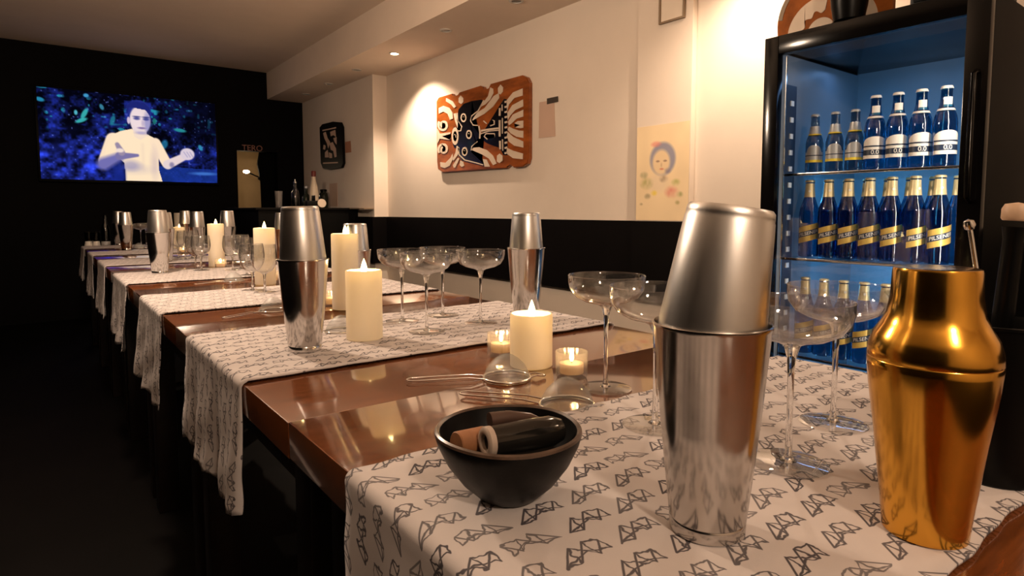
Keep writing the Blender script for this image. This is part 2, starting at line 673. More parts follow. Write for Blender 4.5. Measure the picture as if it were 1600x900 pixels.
# far wall with a hatch
HX0, HX1, HZ0, HZ1 = 1.70, 2.12, 1.02, 1.665
struct('wall_far', boxes_me([(XL, HX0, YF, YF + .1, 0, ZC), (HX1, XW + .15, YF, YF + .1, 0, ZC),
                             (HX0, HX1, YF, YF + .1, 0, HZ0), (HX0, HX1, YF, YF + .1, HZ1, ZC)]), 'black_paint')
struct('wall_backroom', boxes_me([(1.2, 2.7, YF + .75, YF + .8, 0, ZC), (2.65, 2.7, YF + .1, YF + .75, 0, ZC), (1.2, 1.25, YF + .1, YF + .75, 0, ZC)]), 'room_tan')
# dropped soffit along the right wall
struct('trim_1', box_me(2.03, XW + .05, YB, YF, ZS, ZC), 'ceiling_paint')
# dark wainscot band with a thin cap
BZ0, BZ1 = .546, .964
struct('trim_2', boxes_me([(XW - .035, XW, PIL1, YJ, BZ0, BZ1), (XW - .068, XW - .033, PIL0, PIL1, BZ0, BZ1), (XW - .035, XW, -1.5, PIL0, BZ0, BZ1),
                           (XB - .035, XB, YJ, 5.56, BZ0, BZ1), (XB - .035, XW - .03, YJ - .035, YJ, BZ0, BZ1)]), 'band_black')
struct('baseboard_right', boxes_me([(XW - .015, XW, -1.5, PIL0, 0, .09), (XW - .015, XW, PIL1, YJ, 0, .09)]), 'band_black')


# ------------------------------------------------------------------ downlights in the soffit
def downlight_meshes():
    ring = lathe([(0.030, -0.001), (0.031, -0.005), (0.041, -0.005), (0.043, 0.0), (0.030, 0.0), (0.030, -0.001)], 28)
    cup = lathe([(0.030, 0.0), (0.027, -0.0015), (0.018, -0.002), (0.0, -0.002)], 24)
    return ring, cup


ring_me, cup_me = downlight_meshes()
cup_on = cup_me.copy()
ring_me.materials.append(MATS['white_trim'])
cup_me.materials.append(MATS['lamp_off'])
cup_on.materials.append(MATS['bulb'])


def downlight(x, y, lit, label, z=ZS, power=0, spot=100, blendv=0.6, tilt=None):
    t = thing('recessed_downlight', label, 'ceiling light', (x, y, z), 0, 'recessed downlights in the soffit')
    mobj('trim_ring', ring_me, None, t)
    mobj('bulb' if lit else 'lamp_glass', cup_on if lit else cup_me, None, t)
    if power:
        l = point_light('downlight_beam', (x, y, z - .012), power * SPOT_W, WARM, 0.02, 'SPOT', spot_size=math.radians(spot), spot_blend=blendv)
        if tilt:
            l.rotation_euler = tilt
    return t


downlight(2.24, 4.42, True, 'lit downlight in the soffit above the carved wall board', power=68, spot=125, blendv=0.5)
for x, y, lb in [(2.255, 2.90, 'unlit downlight at the top edge of the picture'), (2.235, 3.65, 'unlit downlight right of the glowing one in the soffit'),
                 (2.231, 5.12, 'unlit downlight just left of the glowing one in the soffit'),
                 (2.255, 5.84, 'unlit downlight second left of the glowing one in the soffit'),
                 (2.262, 6.49, 'unlit downlight at the far dark end of the soffit')]:
    downlight(x, y, False, lb)
downlight(2.24, 1.45, True, 'lit downlight in the soffit over the bottle fridge', power=62, spot=140, blendv=0.8)
downlight(2.24, -0.75, True, 'unseen lit downlight added in the soffit behind the photographer', power=25, spot=150, blendv=0.8)  # extra downlight out of view, added for general light


def fill_globe(x, y, label, power, drop=.38):  # invented globe lamp out of view, added to brighten walls and ceiling
    t = thing('fill_globe_lamp', label, 'added lamp', (x, y, ZC), 0, 'unseen globe lamps added to light the room')
    mobj('ceiling_rose', lathe([(0, 0), (.05, 0), (.048, -.014), (.012, -.024), (0, -.024)], 28), 'white_trim', t)
    mobj('rod', tube_me([(0, 0, -.02), (0, 0, -drop)], .006, 10), 'chrome', t)
    mobj('globe', lathe([(.02, -.0), (.05, -.015), (.078, -.05), (.085, -.085), (.078, -.12), (.05, -.155), (0, -.17)], 32), 'fill_globe_glow', t, (0, 0, -drop))
    point_light('globe_fill_light', (x, y, ZC - drop - .25), power, WARM, .07)


fill_globe(0.0, -0.9, 'unseen globe lamp added behind the photographer to light the room', 40)
fill_globe(0.15, 2.35, 'unseen globe lamp added over the third table to light the room', 64)

# ================================================================== TABLES
TZ = 0.75
TX0, TX1 = 0.237, 1.053
seams = [-0.043 + 0.816 * i for i in range(8)]
ORD = ['nearest', 'second', 'third', 'fourth', 'fifth', 'sixth', 'farthest']
table_labels = ['dark wooden table nearest the camera, under the bowl and gold shaker',
                'second dark wooden table from the camera, under the short pillar candle',
                'third dark wooden table from the camera in the long row',
                'fourth dark wooden table from the camera in the long row',
                'fifth dark wooden table from the camera in the long row',
                'sixth dark wooden table from the camera in the long row',
                'dark wooden table at the far end of the row']
W, Lh = (TX1 - TX0) / 2, 0.408
top_me = box_me(-W, W, -Lh + .0012, Lh - .0012, -.048, 0, .0022)
top_me.materials.append(MATS['wood_table'])
ap1 = box_me(-W + .05, W - .05, -.011, .011, -.135, -.048, .002)
ap2 = box_me(-.011, .011, -Lh + .05, Lh - .05, -.135, -.048, .002)
leg_me = box_me(-.032, .032, -.032, .032, -TZ, -.048, .004)
for m_ in (ap1, ap2, leg_me):
    m_.materials.append(MATS['wood_dark'])
for i in range(7):
    t = thing('dining_table', table_labels[i], 'table', ((TX0 + TX1) / 2, seams[i] + Lh, 0), 0, 'square wooden tables pushed into one long row')
    mobj('tabletop', top_me, None, t, (0, 0, TZ - (0.0 if i != 1 else 0.0015)))
    for s in (-1, 1):
        mobj('apron', ap1, None, t, (0, s * (Lh - .06), TZ))
        mobj('apron', ap2, None, t, (s * (W - .06), 0, TZ))
        for q in (-1, 1):
            mobj('leg', leg_me, None, t, (s * (W - .07), q * (Lh - .07), TZ))

# ------------------------------------------------------------------ runners
RUN = [(.145, .578), (.986, 1.432), (1.775, 2.20), (2.57, 3.07), (3.49, 3.95), (4.35, 4.80), (5.19, 5.60)]
DROP = [.30, .212, .245, .245, .25, .25, .22]
RT = 0.0035                       # runner surface above the table


def table_z(y):
    for a, b in RUN:
        if a - .004 < y < b + .004:
            return TZ + RT + .0012
    return TZ


def runner_me(y0, y1, drop, seed):
    r = np.random.RandomState(seed)
    R = 0.010
    path = []          # (x, z, s)
    xl, xr, zt = TX0 - .004, TX1 + .004, TZ + RT
    zd = zt - drop
    n1 = 26
    for k in range(n1):
        path.append((xl, zd + (zt - R - zd) * k / n1))
    for k in range(7):
        a = PI - (PI / 2) * k / 6
        path.append((xl + R + R * math.cos(a), zt - R + R * math.sin(a)))
    n2 = 60
    for k in range(1, n2):
        path.append((xl + R + (xr - xl - 2 * R) * k / n2, zt))
    for k in range(7):
        a = PI / 2 - (PI / 2) * k / 6
        path.append((xr - R + R * math.cos(a), zt - R + R * math.sin(a)))
    for k in range(1, 15):
        path.append((xr, zt - R - (0.16) * k / 14))
    s = [0.0]
    for p, q in zip(path, path[1:]):
        s.append(s[-1] + math.hypot(q[0] - p[0], q[1] - p[1]))
    nw = 26
    ph = r.rand(6) * 6.28
    verts, uvs = [], []
    for (x, z), ss in zip(path, s):
        d = max(0.0, (zt - .03 - z)) / max(drop, .01)
        left = x < TX0 + .02
        for j in range(nw):
            w = j / (nw - 1)
            y = y0 + (y1 - y0) * w
            edge = (1 - w) ** 8 * (0.0010 * math.sin(ss * 95 + ph[0]) + .0010 * math.sin(ss * 41 + ph[1])) + w ** 8 * (.0018 * math.sin(ss * 90 + ph[2]))
            ox = 0.0
            if d > 0:
                ox = (0.010 * math.sin(w * 14 + ph[3]) + .006 * math.sin(w * 31 + ph[4]) + .002 * math.sin(ss * 60 + w * 9)) * d - 0.012 * d
                ox = ox if left else -ox
                ox = min(ox, 0.0) if left else max(ox, 0.0)
            hem = 0.004 * math.sin(w * 40 + ph[5]) if ss < .005 else 0
            zz = z + hem
            if abs(z - zt) < 1e-6:
                zz = zt + max(0, 0.0008 * math.sin(ss * 30 + w * 7 + ph[5]))
                zz += 0.0012 * ((1 - w) ** 14)
            verts.append((x + ox, y + edge, zz))
            uvs.append((ss + seed * .013, y - y0 + seed * 0.37))
    faces = []
    n = len(path)
    for i in range(n - 1):
        for j in range(nw - 1):
            faces.append((i * nw + j, i * nw + j + 1, (i + 1) * nw + j + 1, (i + 1) * nw + j))
    me = mesh(verts, faces, smooth=True)
    uvl = me.uv_layers.new(name='UVMap')
    li = np.empty(len(me.loops), dtype=np.int32)
    me.loops.foreach_get('vertex_index', li)
    uvl.data.foreach_set('uv', np.array(uvs, dtype=np.float32)[li].ravel())
    me.materials.append(MATS['runner_cloth'])
    return me


run_labels = ['white patterned cloth runner under the black bowl, nearest the camera', 'white patterned runner under the mid-height candle and four coupe glasses',
              'third white patterned runner from the camera', 'fourth white patterned runner from the camera', 'fifth white patterned runner from the camera',
              'sixth white patterned runner from the camera', 'white patterned runner at the far end of the table row']
for i, (a, b) in enumerate(RUN):
    o = mobj('table_runner', runner_me(a, b, DROP[i], i + 1), None)
    md = o.modifiers.new('thickness', 'SOLIDIFY')
    md.thickness = 0.0022
    md.offset = 0.0
    tag(o, run_labels[i], 'table runner', 'patterned runners across the tables')


def on_table(u, v, dz=0.0):
    p = at(u, v, 2, TZ)
    p.z = table_z(p.y) + dz
    return p


# ================================================================== SHAKERS
tin_me = lathe([(0, .001), (.0285, 0), (.0300, .0015), (.0303, .010), (.0296, .0115), (.0306, .013), (.0385, .09), (.0455, .172), (.0466, .1735), (.0466, .1755),
                (.0452, .176), (.0442, .172), (.037, .09), (.029, .012), (0, .010)], 56)
# inverted cup: origin at the rim of the big tin, extends up
cup_in = lathe([(.0398, -.022), (.0404, -.0225), (.0408, -.020), (.0416, .0), (.0345, .088), (.0339, .0895), (.0339, .092), (.0335, .096), (.0315, .0985), (.010, .0985), (0, .0980)], 56)
tin_me.materials.append(MATS['steel'])
cup_in.materials.append(MATS['steel_satin'])
tin_front = tin_me.copy()
tin_front.materials.clear()
tin_front.materials.append(MATS['steel_smudged'])


def shaker(u, v, label, sc=1.0, tilt=0.0, tilt_az=0.0, front=False, sink=0.0, group='steel two-piece shakers along the tables', rz=0.0, zs=.98):
    t = thing('boston_shaker', label, 'shaker', on_table(u, v), rz, group)
    mobj('mixing_tin', tin_front if front else tin_me, None, t).scale = (sc, sc, sc * zs)
    c = mobj('cheater_tin', cup_in, None, t, (0, 0, (.176 - sink) * sc * zs))
    c.scale = (sc, sc, sc * zs)
    ax = Vector((-math.sin(tilt_az), math.cos(tilt_az), 0))
    c.rotation_euler = Matrix.Rotation(tilt, 4, ax).to_euler()
    return t


shaker(1104, 834, 'big steel shaker in front, its top tin leaning, beside the gold shaker', tilt=math.radians(8.0), tilt_az=-YAW, front=True, sink=0.003, zs=.975)
shaker(477, 551, 'steel shaker on the second runner, left of the mid-height candle', tilt=math.radians(2.0), tilt_az=-YAW + PI)
shaker(822, 500, 'steel shaker by the wall side, behind the short pillar candle', sink=.012)
shaker(557, 479, 'steel shaker half hidden behind the tall pillar candle', sc=.92, sink=.018)
shaker(250, 429, 'dull steel shaker standing alone on the fourth runner', sc=1.0, sink=.004)
shaker(259, 411, 'steel shaker just behind the dull one, only its top showing', sink=.015)
shaker(198, 391, 'copper-lit steel shaker at the left on the sixth runner', sink=.01)
shaker(310, 400, 'steel shaker left of the tall lit candle at mid row', sink=.006)
shaker(357, 401, 'steel shaker just right of the tall lit candle at mid row', sink=.006)
shaker(443, 409, 'steel shaker half hidden behind the big shaker of the second runner', sink=.012)
shaker(291, 385, 'small far steel shaker beside the unlit tall candle', sink=.0)
shaker(187, 384, 'slim far steel shaker just behind the copper-lit one', sc=.98, sink=.004)

# gold one-piece shaker
t = thing('gold_shaker', 'polished gold cocktail shaker with rounded shoulders at the right', 'shaker', on_table(1443, 840))
t.scale = (.96, .96, .96)
mobj('body', lathe([(0, .001), (.029, 0), (.0312, .002), (.034, .03), (.0405, .085), (.0458, .125), (.0474, .142), (.0477, .1480), (.0472, .1488), (.0465, .1488), (0, .148)], 64), 'gold', t)
mobj('cap', lathe([(.0466, .1489), (.0473, .1491), (.0477, .1500), (.0472, .158), (.0440, .169), (.0385, .178), (.0345, .187), (.0331, .196), (.0322, .2015), (.0314, .222), (.0305, .2245), (.028, .2252), (.010, .2245), (0, .2243)], 64), 'gold', t)

# ================================================================== GLASSWARE
coupe_bowl = lathe([(.0035, .118), (.006, .123), (.016, .1275), (.034, .132), (.047, .139), (.0545, .150), (.0568, .162), (.0570, .1705), (.0562, .1712), (.0556, .1705),
                    (.0553, .162), (.053, .151), (.046, .1408), (.033, .1342), (.015, .1295), (0, .128)], 44)
coupe_stem = lathe([(0, .0035), (.0085, .0035), (.0045, .007), (.0034, .015), (.0030, .05), (.0032, .09), (.0042, .110), (.0075, .122), (.010, .1262), (0, .1270)], 16)
coupe_foot = lathe([(0, .0), (.036, .0), (.0385, .0008), (.0390, .0014), (.037, .0020), (.020, .0030), (.0085, .0040), (0, .0042)], 40)
wine_bowl = lathe([(.0035, .060), (.012, .063), (.024, .070), (.034, .084), (.0395, .102), (.0400, .118), (.0375, .140), (.0355, .1535), (.0348, .154), (.0345, .153),
                   (.0365, .139), (.0388, .118), (.0384, .102), (.033, .085), (.023, .0718), (.010, .0652), (0, .064)], 36)
wine_stem = lathe([(0, .0035), (.008, .0035), (.0045, .007), (.0035, .015), (.0033, .045), (.0050, .058), (.010, .0622), (0, .063)], 14)
wine_foot = lathe([(0, .0), (.031, .0), (.0335, .001), (.032, .0020), (.018, .0030), (.008, .0040), (0, .0042)], 32)
for m_ in (coupe_bowl, coupe_foot, wine_bowl, wine_foot):
    m_.materials.append(MATS['glass'])
for m_ in (coupe_stem, wine_stem):
    m_.materials.append(MATS['solid_glass'])


def coupe(u, v, label, sc=1.0):
    t = thing('coupe_glass', label, 'glass', on_table(u, v), 0, 'coupe glasses along the tables')
    for n, m_ in (('bowl', coupe_bowl), ('stem', coupe_stem), ('foot', coupe_foot)):
        mobj(n, m_, None, t).scale = (sc, sc, sc)
    return t


def wine(u, v, label, sc=1.0):
    t = thing('wine_glass', label, 'glass', on_table(u, v), 0, 'stemmed wine glasses on the far tables')
    for n, m_ in (('bowl', wine_bowl), ('stem', wine_stem), ('foot', wine_foot)):
        mobj(n, m_, None, t).scale = (sc, sc, sc)
    return t


coupe(946, 607, 'coupe glass on bare wood beside the right tealight')
coupe(1023, 671, 'coupe glass on the near runner, left of the big front shaker')
coupe(1103, 598, 'coupe glass almost hidden behind the big front shaker')
coupe(1231, 731, 'coupe glass on the near runner, between the front and gold shakers, nearer one')
coupe(1301, 668, 'coupe glass on the near runner, between the front and gold shakers, farther one')
coupe(629, 505, 'leftmost coupe glass on the second runner, beside the mid-height candle')
coupe(667, 522, 'front coupe glass of the cluster on the second runner')
coupe(692, 496, 'rear coupe glass of the cluster on the second runner')
coupe(751, 508, 'coupe glass on the second runner, nearest the wall-side shaker')
coupe(229, 384, 'coupe glass on the far tables, just left of the dull shaker')
coupe(221, 387, 'coupe glass behind the others at the far left')
wine(395, 456, 'left wine glass in front of the lit candle on the third runner')
wine(414, 459, 'right wine glass in front of the lit candle on the third runner')
wine(364, 424, 'wine glass right of the tall lit candle on the fourth runner')
wine(377, 421, 'smaller-looking wine glass two to the right of the tall lit candle')
wine(306, 421, 'left one of two wine glasses left of the tall lit candle')
wine(315, 424, 'right one of two wine glasses left of the tall lit candle')
wine(300, 405, 'wine glass behind the pair left of the tall lit candle')
wine(279, 404, 'left wine glass in front of the glowing candles on the fifth table')
wine(290, 407, 'right wine glass in front of the glowing candles on the fifth table')
wine(386, 432, 'straight wine glass between the two tall lit candles')

# ================================================================== CANDLES
flame_me = lathe([(0, 0), (.0028, .002), (.0046, .007), (.0048, .011), (.0036, .017), (.0018, .023), (0, .028)], 14)
flame_me.materials.append(MATS['flame'])
wick_me = tube_me([(0, 0, 0), (0.0003, 0, .006), (.001, 0, .011)], .0009, 6)
wick_me.materials.append(MATS['wick'])


def pillar_me(h, r=.0365):
    w = .0045
    return lathe([(0, 0), (r - .002, 0), (r, .002), (r, h - .003), (r - .0012, h - .0006), (r - .003, h), (r - w, h - .002), (r - w - .001, h - .020), (r * .6, h - .026), (.004, h - .027), (0, h - .027)], 40,
                 flute=None)


PM = {h: pillar_me(h) for h in (.091, .141, .205, .15, .25)}
for m_ in PM.values():
    m_.materials.append(MATS['wax'])


def candle(u, v, h, label, lit=True, power=3.0, r_sc=1.0):
    t = thing('pillar_candle', label, 'candle', on_table(u, v), 0, 'cream pillar candles along the tables')
    o = mobj('wax_body', PM[h], None, t)
    o.scale = (r_sc, r_sc, 1)
    k = mobj('wick', wick_me, None, t, (0, 0, h - .0275))
    if lit:
        mobj('flame', flame_me, None, t, (.001, 0, h - .010)).scale = (1.35, 1.35, 1.2)
        l = point_light('candle_glow', (0, 0, h - .004), power, (1.0, .62, .26), .006)
        l.parent = t
    return t


candle(830, 571, .091, 'short cream pillar candle, lit, on bare wood between the two tealights')
candle(570, 532, .141, 'mid-height cream pillar candle, lit, on the second runner')
candle(541, 482, .205, 'tall cream pillar candle, lit, behind the mid-height one')
candle(415, 444, .205, 'tall lit pillar candle with wine glasses in front of it')
candle(339, 416, .205, 'tall lit pillar candle on the fourth runner, a tealight at its foot')
candle(266, 388, .15, 'small far lit pillar candle behind the dull steel shaker')
candle(281, 387, .15, 'small far lit pillar candle with the brightest flame')
candle(281, 378, .25, 'tall amber pillar candle standing unlit at the far end', lit=False)

votive_me = lathe([(0, 0), (.0225, 0), (.0245, .002), (.0255, .042), (.0248, .0425), (.0238, .042), (.0222, .008), (0, .007)], 72,
                  flute=lambda a: .022 * math.cos(18 * a))
votive_me.materials.append(MATS['votive_glass'])
teal_me = lathe([(0, 0), (.0185, 0), (.019, .001), (.019, .0155), (.017, .016), (0, .0148)], 28)
teal_me.materials.append(MATS['tealight_wax'])
tflame_me = lathe([(0, 0), (.0022, .0015), (.0038, .006), (.0036, .010), (.002, .016), (0, .021)], 12)
tflame_me.materials.append(MATS['flame'])


def tealight(u, v, l1, l2, power=.35):
    p = on_table(u, v)
    g = tag(mobj('votive_glass', votive_me, None, None, p), l1, 'candle holder', 'ribbed glass tealight holders')
    t = thing('tealight_candle', l2, 'candle', (p.x, p.y, p.z + .0078), 0, 'tealights in ribbed glasses')
    mobj('wax_disc', teal_me, None, t)
    mobj('wick', wick_me, None, t, (0, 0, .014)).scale = (.8, .8, .6)
    mobj('flame', tflame_me, None, t, (0, 0, .017))
    l = point_light('tealight_glow', (0, 0, .0265), power, (1.0, .55, .20), .005)
    l.parent = t


tealight(893, 589, 'ribbed glass holder right of the short candle', 'lit tealight in the ribbed glass right of the short candle')
tealight(783, 555, 'ribbed glass holder left of the short candle', 'lit tealight in the ribbed glass left of the short candle')
tealight(520, 478, 'ribbed glass holder at the left foot of the tall candle', 'lit tealight at the left foot of the tall candle')
tealight(425, 441, 'ribbed glass holder by the candle on the third runner', 'lit tealight by the candle on the third runner')
tealight(345, 419, 'ribbed glass holder in front of the candle on the fourth runner', 'lit tealight in front of the candle on the fourth runner')
tealight(287, 396, 'ribbed glass holder among the far glowing candles', 'lit tealight among the far glowing candles')


# ================================================================== STRAINERS
def strainer_meshes():
    cone = lathe([(.0365, .0035), (.034, .012), (.0285, .022), (.020, .031), (.011, .037), (.004, .0395), (0, .040)], 36)
    rim = tube_me([(.0375 * math.cos(2 * PI * k / 40), .0375 * math.sin(2 * PI * k / 40), .0024) for k in range(40)], .0022, 8, closed=True)
    n = []
    for k in range(9):
        a = PI / 2 + PI * k / 8
        n.append((-.148 + .009 * math.cos(a), .009 * math.sin(a), .0042))
    handle = tube_me([(-.036, .011, .003), (-.06, .010, .006)] + [(x, .009 + .001 * (x + .150) / .09, .006 - (-.06 - x) / .09 * .0018) for x in (-.09, -.12)] + n +
                     [(x, -.009 - .001 * (x + .150) / .09, .006 - (-.06 - x) / .09 * .0018) for x in (-.12, -.09)] + [(-.06, -.010, .006), (-.036, -.011, .003)], .0013, 8)
    hook = tube_me([(.0365, .010, .003), (.047, .008, .005), (.060, .004, .0028), (.062, 0, .0024), (.060, -.004, .0028), (.047, -.008, .005), (.0365, -.010, .003)], .0013, 8)
    cone.materials.append(MATS['steel_gauze'])
    for m_ in (rim, handle, hook):
        m_.materials.append(MATS['chrome'])
    return cone, rim, handle, hook


SM = strainer_meshes()


def strainer(u, v, rz, label, sc=1.0, dz=0.0):
    t = thing('fine_strainer', label, 'strainer', on_table(u, v, dz), rz, 'wire mesh cocktail strainers on the tables')
    for n, m_ in zip(('mesh_cone', 'rim', 'wire_handle', 'rest_hook'), SM):
        mobj(n, m_, None, t).scale = (sc, sc, sc)


def aim(u0, v0, u1, v1):
    a, b = at(u0, v0, 2, TZ), at(u1, v1, 2, TZ)
    return math.atan2(b.y - a.y, b.x - a.x)


strainer(792, 591, aim(648, 598, 840, 590), 'wire mesh strainer upside down in front of the left tealight')
strainer(886, 634, aim(737, 620, 942, 640), 'wire mesh strainer upside down just behind the black bowl')
strainer(533, 521, aim(430, 545, 520, 520) + 2.6, 'wire mesh strainer between the second-runner shaker and the mid-height candle', .9)
strainer(427, 486, 0.4, 'wire mesh strainer on bare wood left of the second-runner shaker', .95)
strainer(365, 440, 0.3, 'wire mesh strainer on bare wood below the tall mid-row candle', .95)
strainer(217, 388, 0.2, 'wire mesh strainer at the far end, right of the copper-lit shaker', 1)

# ================================================================== BOWL AND WHAT LIES IN IT
bp = on_table(795, 781)
t = thing('black_bowl', 'small black bowl with worn brown rim on the near runner', 'bowl', bp, .3)
bp_prof = [(0, .001), (.024, 0), (.028, .002), (.043, .016), (.056, .034), (.0645, .052), (.0668, .060), (.0665, .0630), (.0648, .0640), (.0625, .0625), (.059, .050), (.050, .033), (.038, .018), (.022, .0085), (0, .0070)]
bb = lathe(bp_prof, 56, flute=lambda a: .012 * math.cos(3 * a + .6) + .008 * math.cos(5 * a))
mobj('bowl_shell', bb, 'bowl_black', t)
mobj('worn_rim', lathe([(.0662, .0605), (.0672, .0612), (.0668, .0634), (.0648, .0646), (.0626, .0630), (.0634, .0610)], 56, flute=lambda a: .012 * math.cos(3 * a + .6) + .008 * math.cos(5 * a)), 'bowl_rim', t)


def lying(name, label, cat, me_parts, a, b):
    """a thing lying from a to b (local x axis along a->b)"""
    a, b = Vector(a), Vector(b)
    d = (b - a)
    q = Vector((1, 0, 0)).rotation_difference(d.normalized())
    t = thing(name, label, cat, a)
    t.rotation_mode = 'QUATERNION'
    t.rotation_quaternion = q
    for n, me_, mt in me_parts:
        mobj(n, me_, mt, t)
    return t


def xl(prof, seg=28):
    """lathe round the x axis"""
    me_ = lathe(prof, seg)
    me_.transform(Matrix.Rotation(PI / 2, 4, 'Y'))
    return me_


R3 = RIGHT


def in_bowl(r, f, z):
    F = Vector((sy_, cy_, 0))
    return Vector(bp) + R3 * r + F * f + Vector((0, 0, z))


lying('metal_tube', 'dark glossy tube with a pale ring end lying in the black bowl', 'bar tool',
      [('tube_body', xl([(.0125, .004), (.0135, .005), (.0135, .02), (.0142, .045), (.0138, .068), (.0105, .078), (0, .081)]), 'dark_gloss'),
       ('ring_end', xl([(.0072, .006), (.0072, .0), (.0090, -.001), (.0122, -.0005), (.0137, .001), (.0137, .006)]), 'pale_ring'),
       ('bore', xl([(0, .0035), (.0073, .0035), (.0073, .0015)]), 'wick')],
      in_bowl(-.021, -.024, .0585), in_bowl(.045, .012, .057))
lying('cork_stopper', 'short brown wooden cylinder lying in the black bowl', 'stopper',
      [('stopper_body', xl([(0, 0), (.0105, 0), (.0115, .001), (.0120, .030), (.011, .031), (0, .031)]), 'cork_wood')],
      in_bowl(-.047, -.012, .052), in_bowl(-.024, .006, .050))
lying('bent_peeler', 'dark pointed horn-like tool standing up at the back of the bowl', 'bar tool',
      [('blade', tube_me([(0, 0, 0), (.02, .002, .003), (.04, .0, .004), (.06, -.003, .0)], [.0075, .0065, .0045, .001], 12), 'horn')],
      in_bowl(-.018, .012, .066), in_bowl(.034, .030, .058))
# ================================================================== TOOL HOLDER AT THE RIGHT EDGE
hp = on_table(1552, 752)
t = thing('tool_holder', 'black tapered bar-tool holder behind the gold shaker', 'holder', hp)
mobj('cup', lathe([(0, .001), (.032, 0), (.034, .002), (.0445, .150), (.0465, .1515), (.0465, .154), (.044, .1545), (.042, .150), (.0315, .006), (0, .005)], 40), 'holder_black', t)


def stick(name, label, u_top, v_top, prof, mat, parts=()):
    depth_pt = Vector((hp.x, hp.y, 0))
    # top of the stick at the holder's distance
    d = FWD + RIGHT * ((u_top - 800) / FPX) - UP * ((v_top - 400) / FPX)
    k = (depth_pt.dot(Vector((sy_, cy_, 0)))) / d.dot(Vector((sy_, cy_, 0)))
    top = Vector((0, 0, CAM_Z)) + d * k
    return top


sp_top = stick('', '', 1514, 348, None, None)
base = Vector((hp.x, hp.y, hp.z + .012))
L = (sp_top - base).length
lying('bar_spoon', 'thin steel bar spoon handle with a round knob rising behind the gold shaker', 'bar spoon',
      [('handle', xl([(0, 0), (.0022, .001), (.0022, L - .006), (.0018, L - .004)], 10), 'chrome'),
       ('knob', xl([(0, L - .006), (.004, L - .004), (.0052, L), (.004, L + .004), (0, L + .006)], 14), 'chrome')], base + R3 * .012, sp_top)
md_top = stick('', '', 1606, 326, None, None)
L2 = (md_top - base).length
lying('muddler', 'pale wooden muddler end at the right edge of the picture', 'muddler',
      [('shaft', xl([(0, 0), (.008, .001), (.010, .03), (.0085, L2 - .03), (.0105, L2 - .018)], 16), 'holder_black'),
       ('head', xl([(.0105, L2 - .012), (.0120, L2 - .010), (.0122, L2 - .001), (.010, L2 + .004), (0, L2 + .006)], 20), 'muddler_wood')], base + R3 * .004 + Vector((sy_, cy_, 0)) * .018, md_top + Vector((sy_, cy_, 0)) * .012)

# ================================================================== FRIDGE
FX0, FX1, FY0, FY1, FZ1 = 1.85, 2.46, .505, 1.094, 1.560
t = thing('bottle_fridge', 'tall black glass-door fridge lit blue inside, full of beer bottles', 'fridge', (FX0, (FY0 + FY1) / 2, 0))
fo = Vector(t.location)


def fbox(name, mat, x0, x1, y0, y1, z0, z1, bev=0.0, parent=None):
    me_ = box_me(x0 - fo.x, x1 - fo.x, y0 - fo.y, y1 - fo.y, z0, z1, bev)
    return mobj(name, me_, mat, parent or t)


fbox('side_panel', 'fridge_side', FX0 + .03, FX1, FY0, FY0 + .03, .05, FZ1, .003)
fbox('side_panel', 'fridge_side', FX0 + .03, FX1, FY1 - .03, FY1, .05, FZ1, .003)
fbox('top_panel', 'fridge_black', FX0 + .03, FX1, FY0 + .03, FY1 - .03, FZ1 - .04, FZ1, .002)
fbox('base_plinth', 'fridge_black', FX0 + .04, FX1, FY0 + .03, FY1 - .03, 0, .14)
fbox('back_panel', 'fridge_liner', FX1 - .03, FX1 - .001, FY0 + .03, FY1 - .03, .14, FZ1 - .04)
fbox('liner_left', 'fridge_liner', FX0 + .05, FX1 - .03, FY1 - .034, FY1 - .0305, .14, FZ1 - .045)
fbox('liner_right', 'fridge_liner', FX0 + .05, FX1 - .03, FY0 + .0305, FY0 + .034, .14, FZ1 - .045)
# door: frame with glass, hinged on the left
dr = empty('door')
dr.parent = t
GY0, GY1, GZ0, GZ1 = .556, 1.048, .20, 1.503


def dbox(name, mat, x0, x1, y0, y1, z0, z1, bev=0.0):
    o = fbox(name, mat, x0, x1, y0, y1, z0, z1, bev, dr)
    return o


dbox('door_frame', 'fridge_black', FX0, FX0 + .03, FY0, GY0, .14, FZ1, .003)
dbox('door_frame', 'fridge_black', FX0, FX0 + .03, GY1, FY1, .14, FZ1, .003)
dbox('door_frame', 'fridge_black', FX0, FX0 + .03, GY0, GY1, GZ1, FZ1, .002)
dbox('door_frame', 'fridge_black', FX0, FX0 + .03, GY0, GY1, .14, GZ0, .002)
dbox('door_pane', 'door_glass', FX0 + .011, FX0 + .016, GY0, GY1, GZ0, GZ1)
dbox('edge_strip', 'chrome', FX0 + .006, FX0 + .011, GY1 - .026, GY1 - .0235, GZ0, GZ1 - .01)
mobj('door_handle', tube_me([(FX0 - fo.x, .527 - fo.y, 1.36), (FX0 - fo.x - .03, .527 - fo.y, 1.35), (FX0 - fo.x - .03, .527 - fo.y, 1.05), (FX0 - fo.x, .527 - fo.y, 1.04)], .007, 10), 'fridge_black', dr)
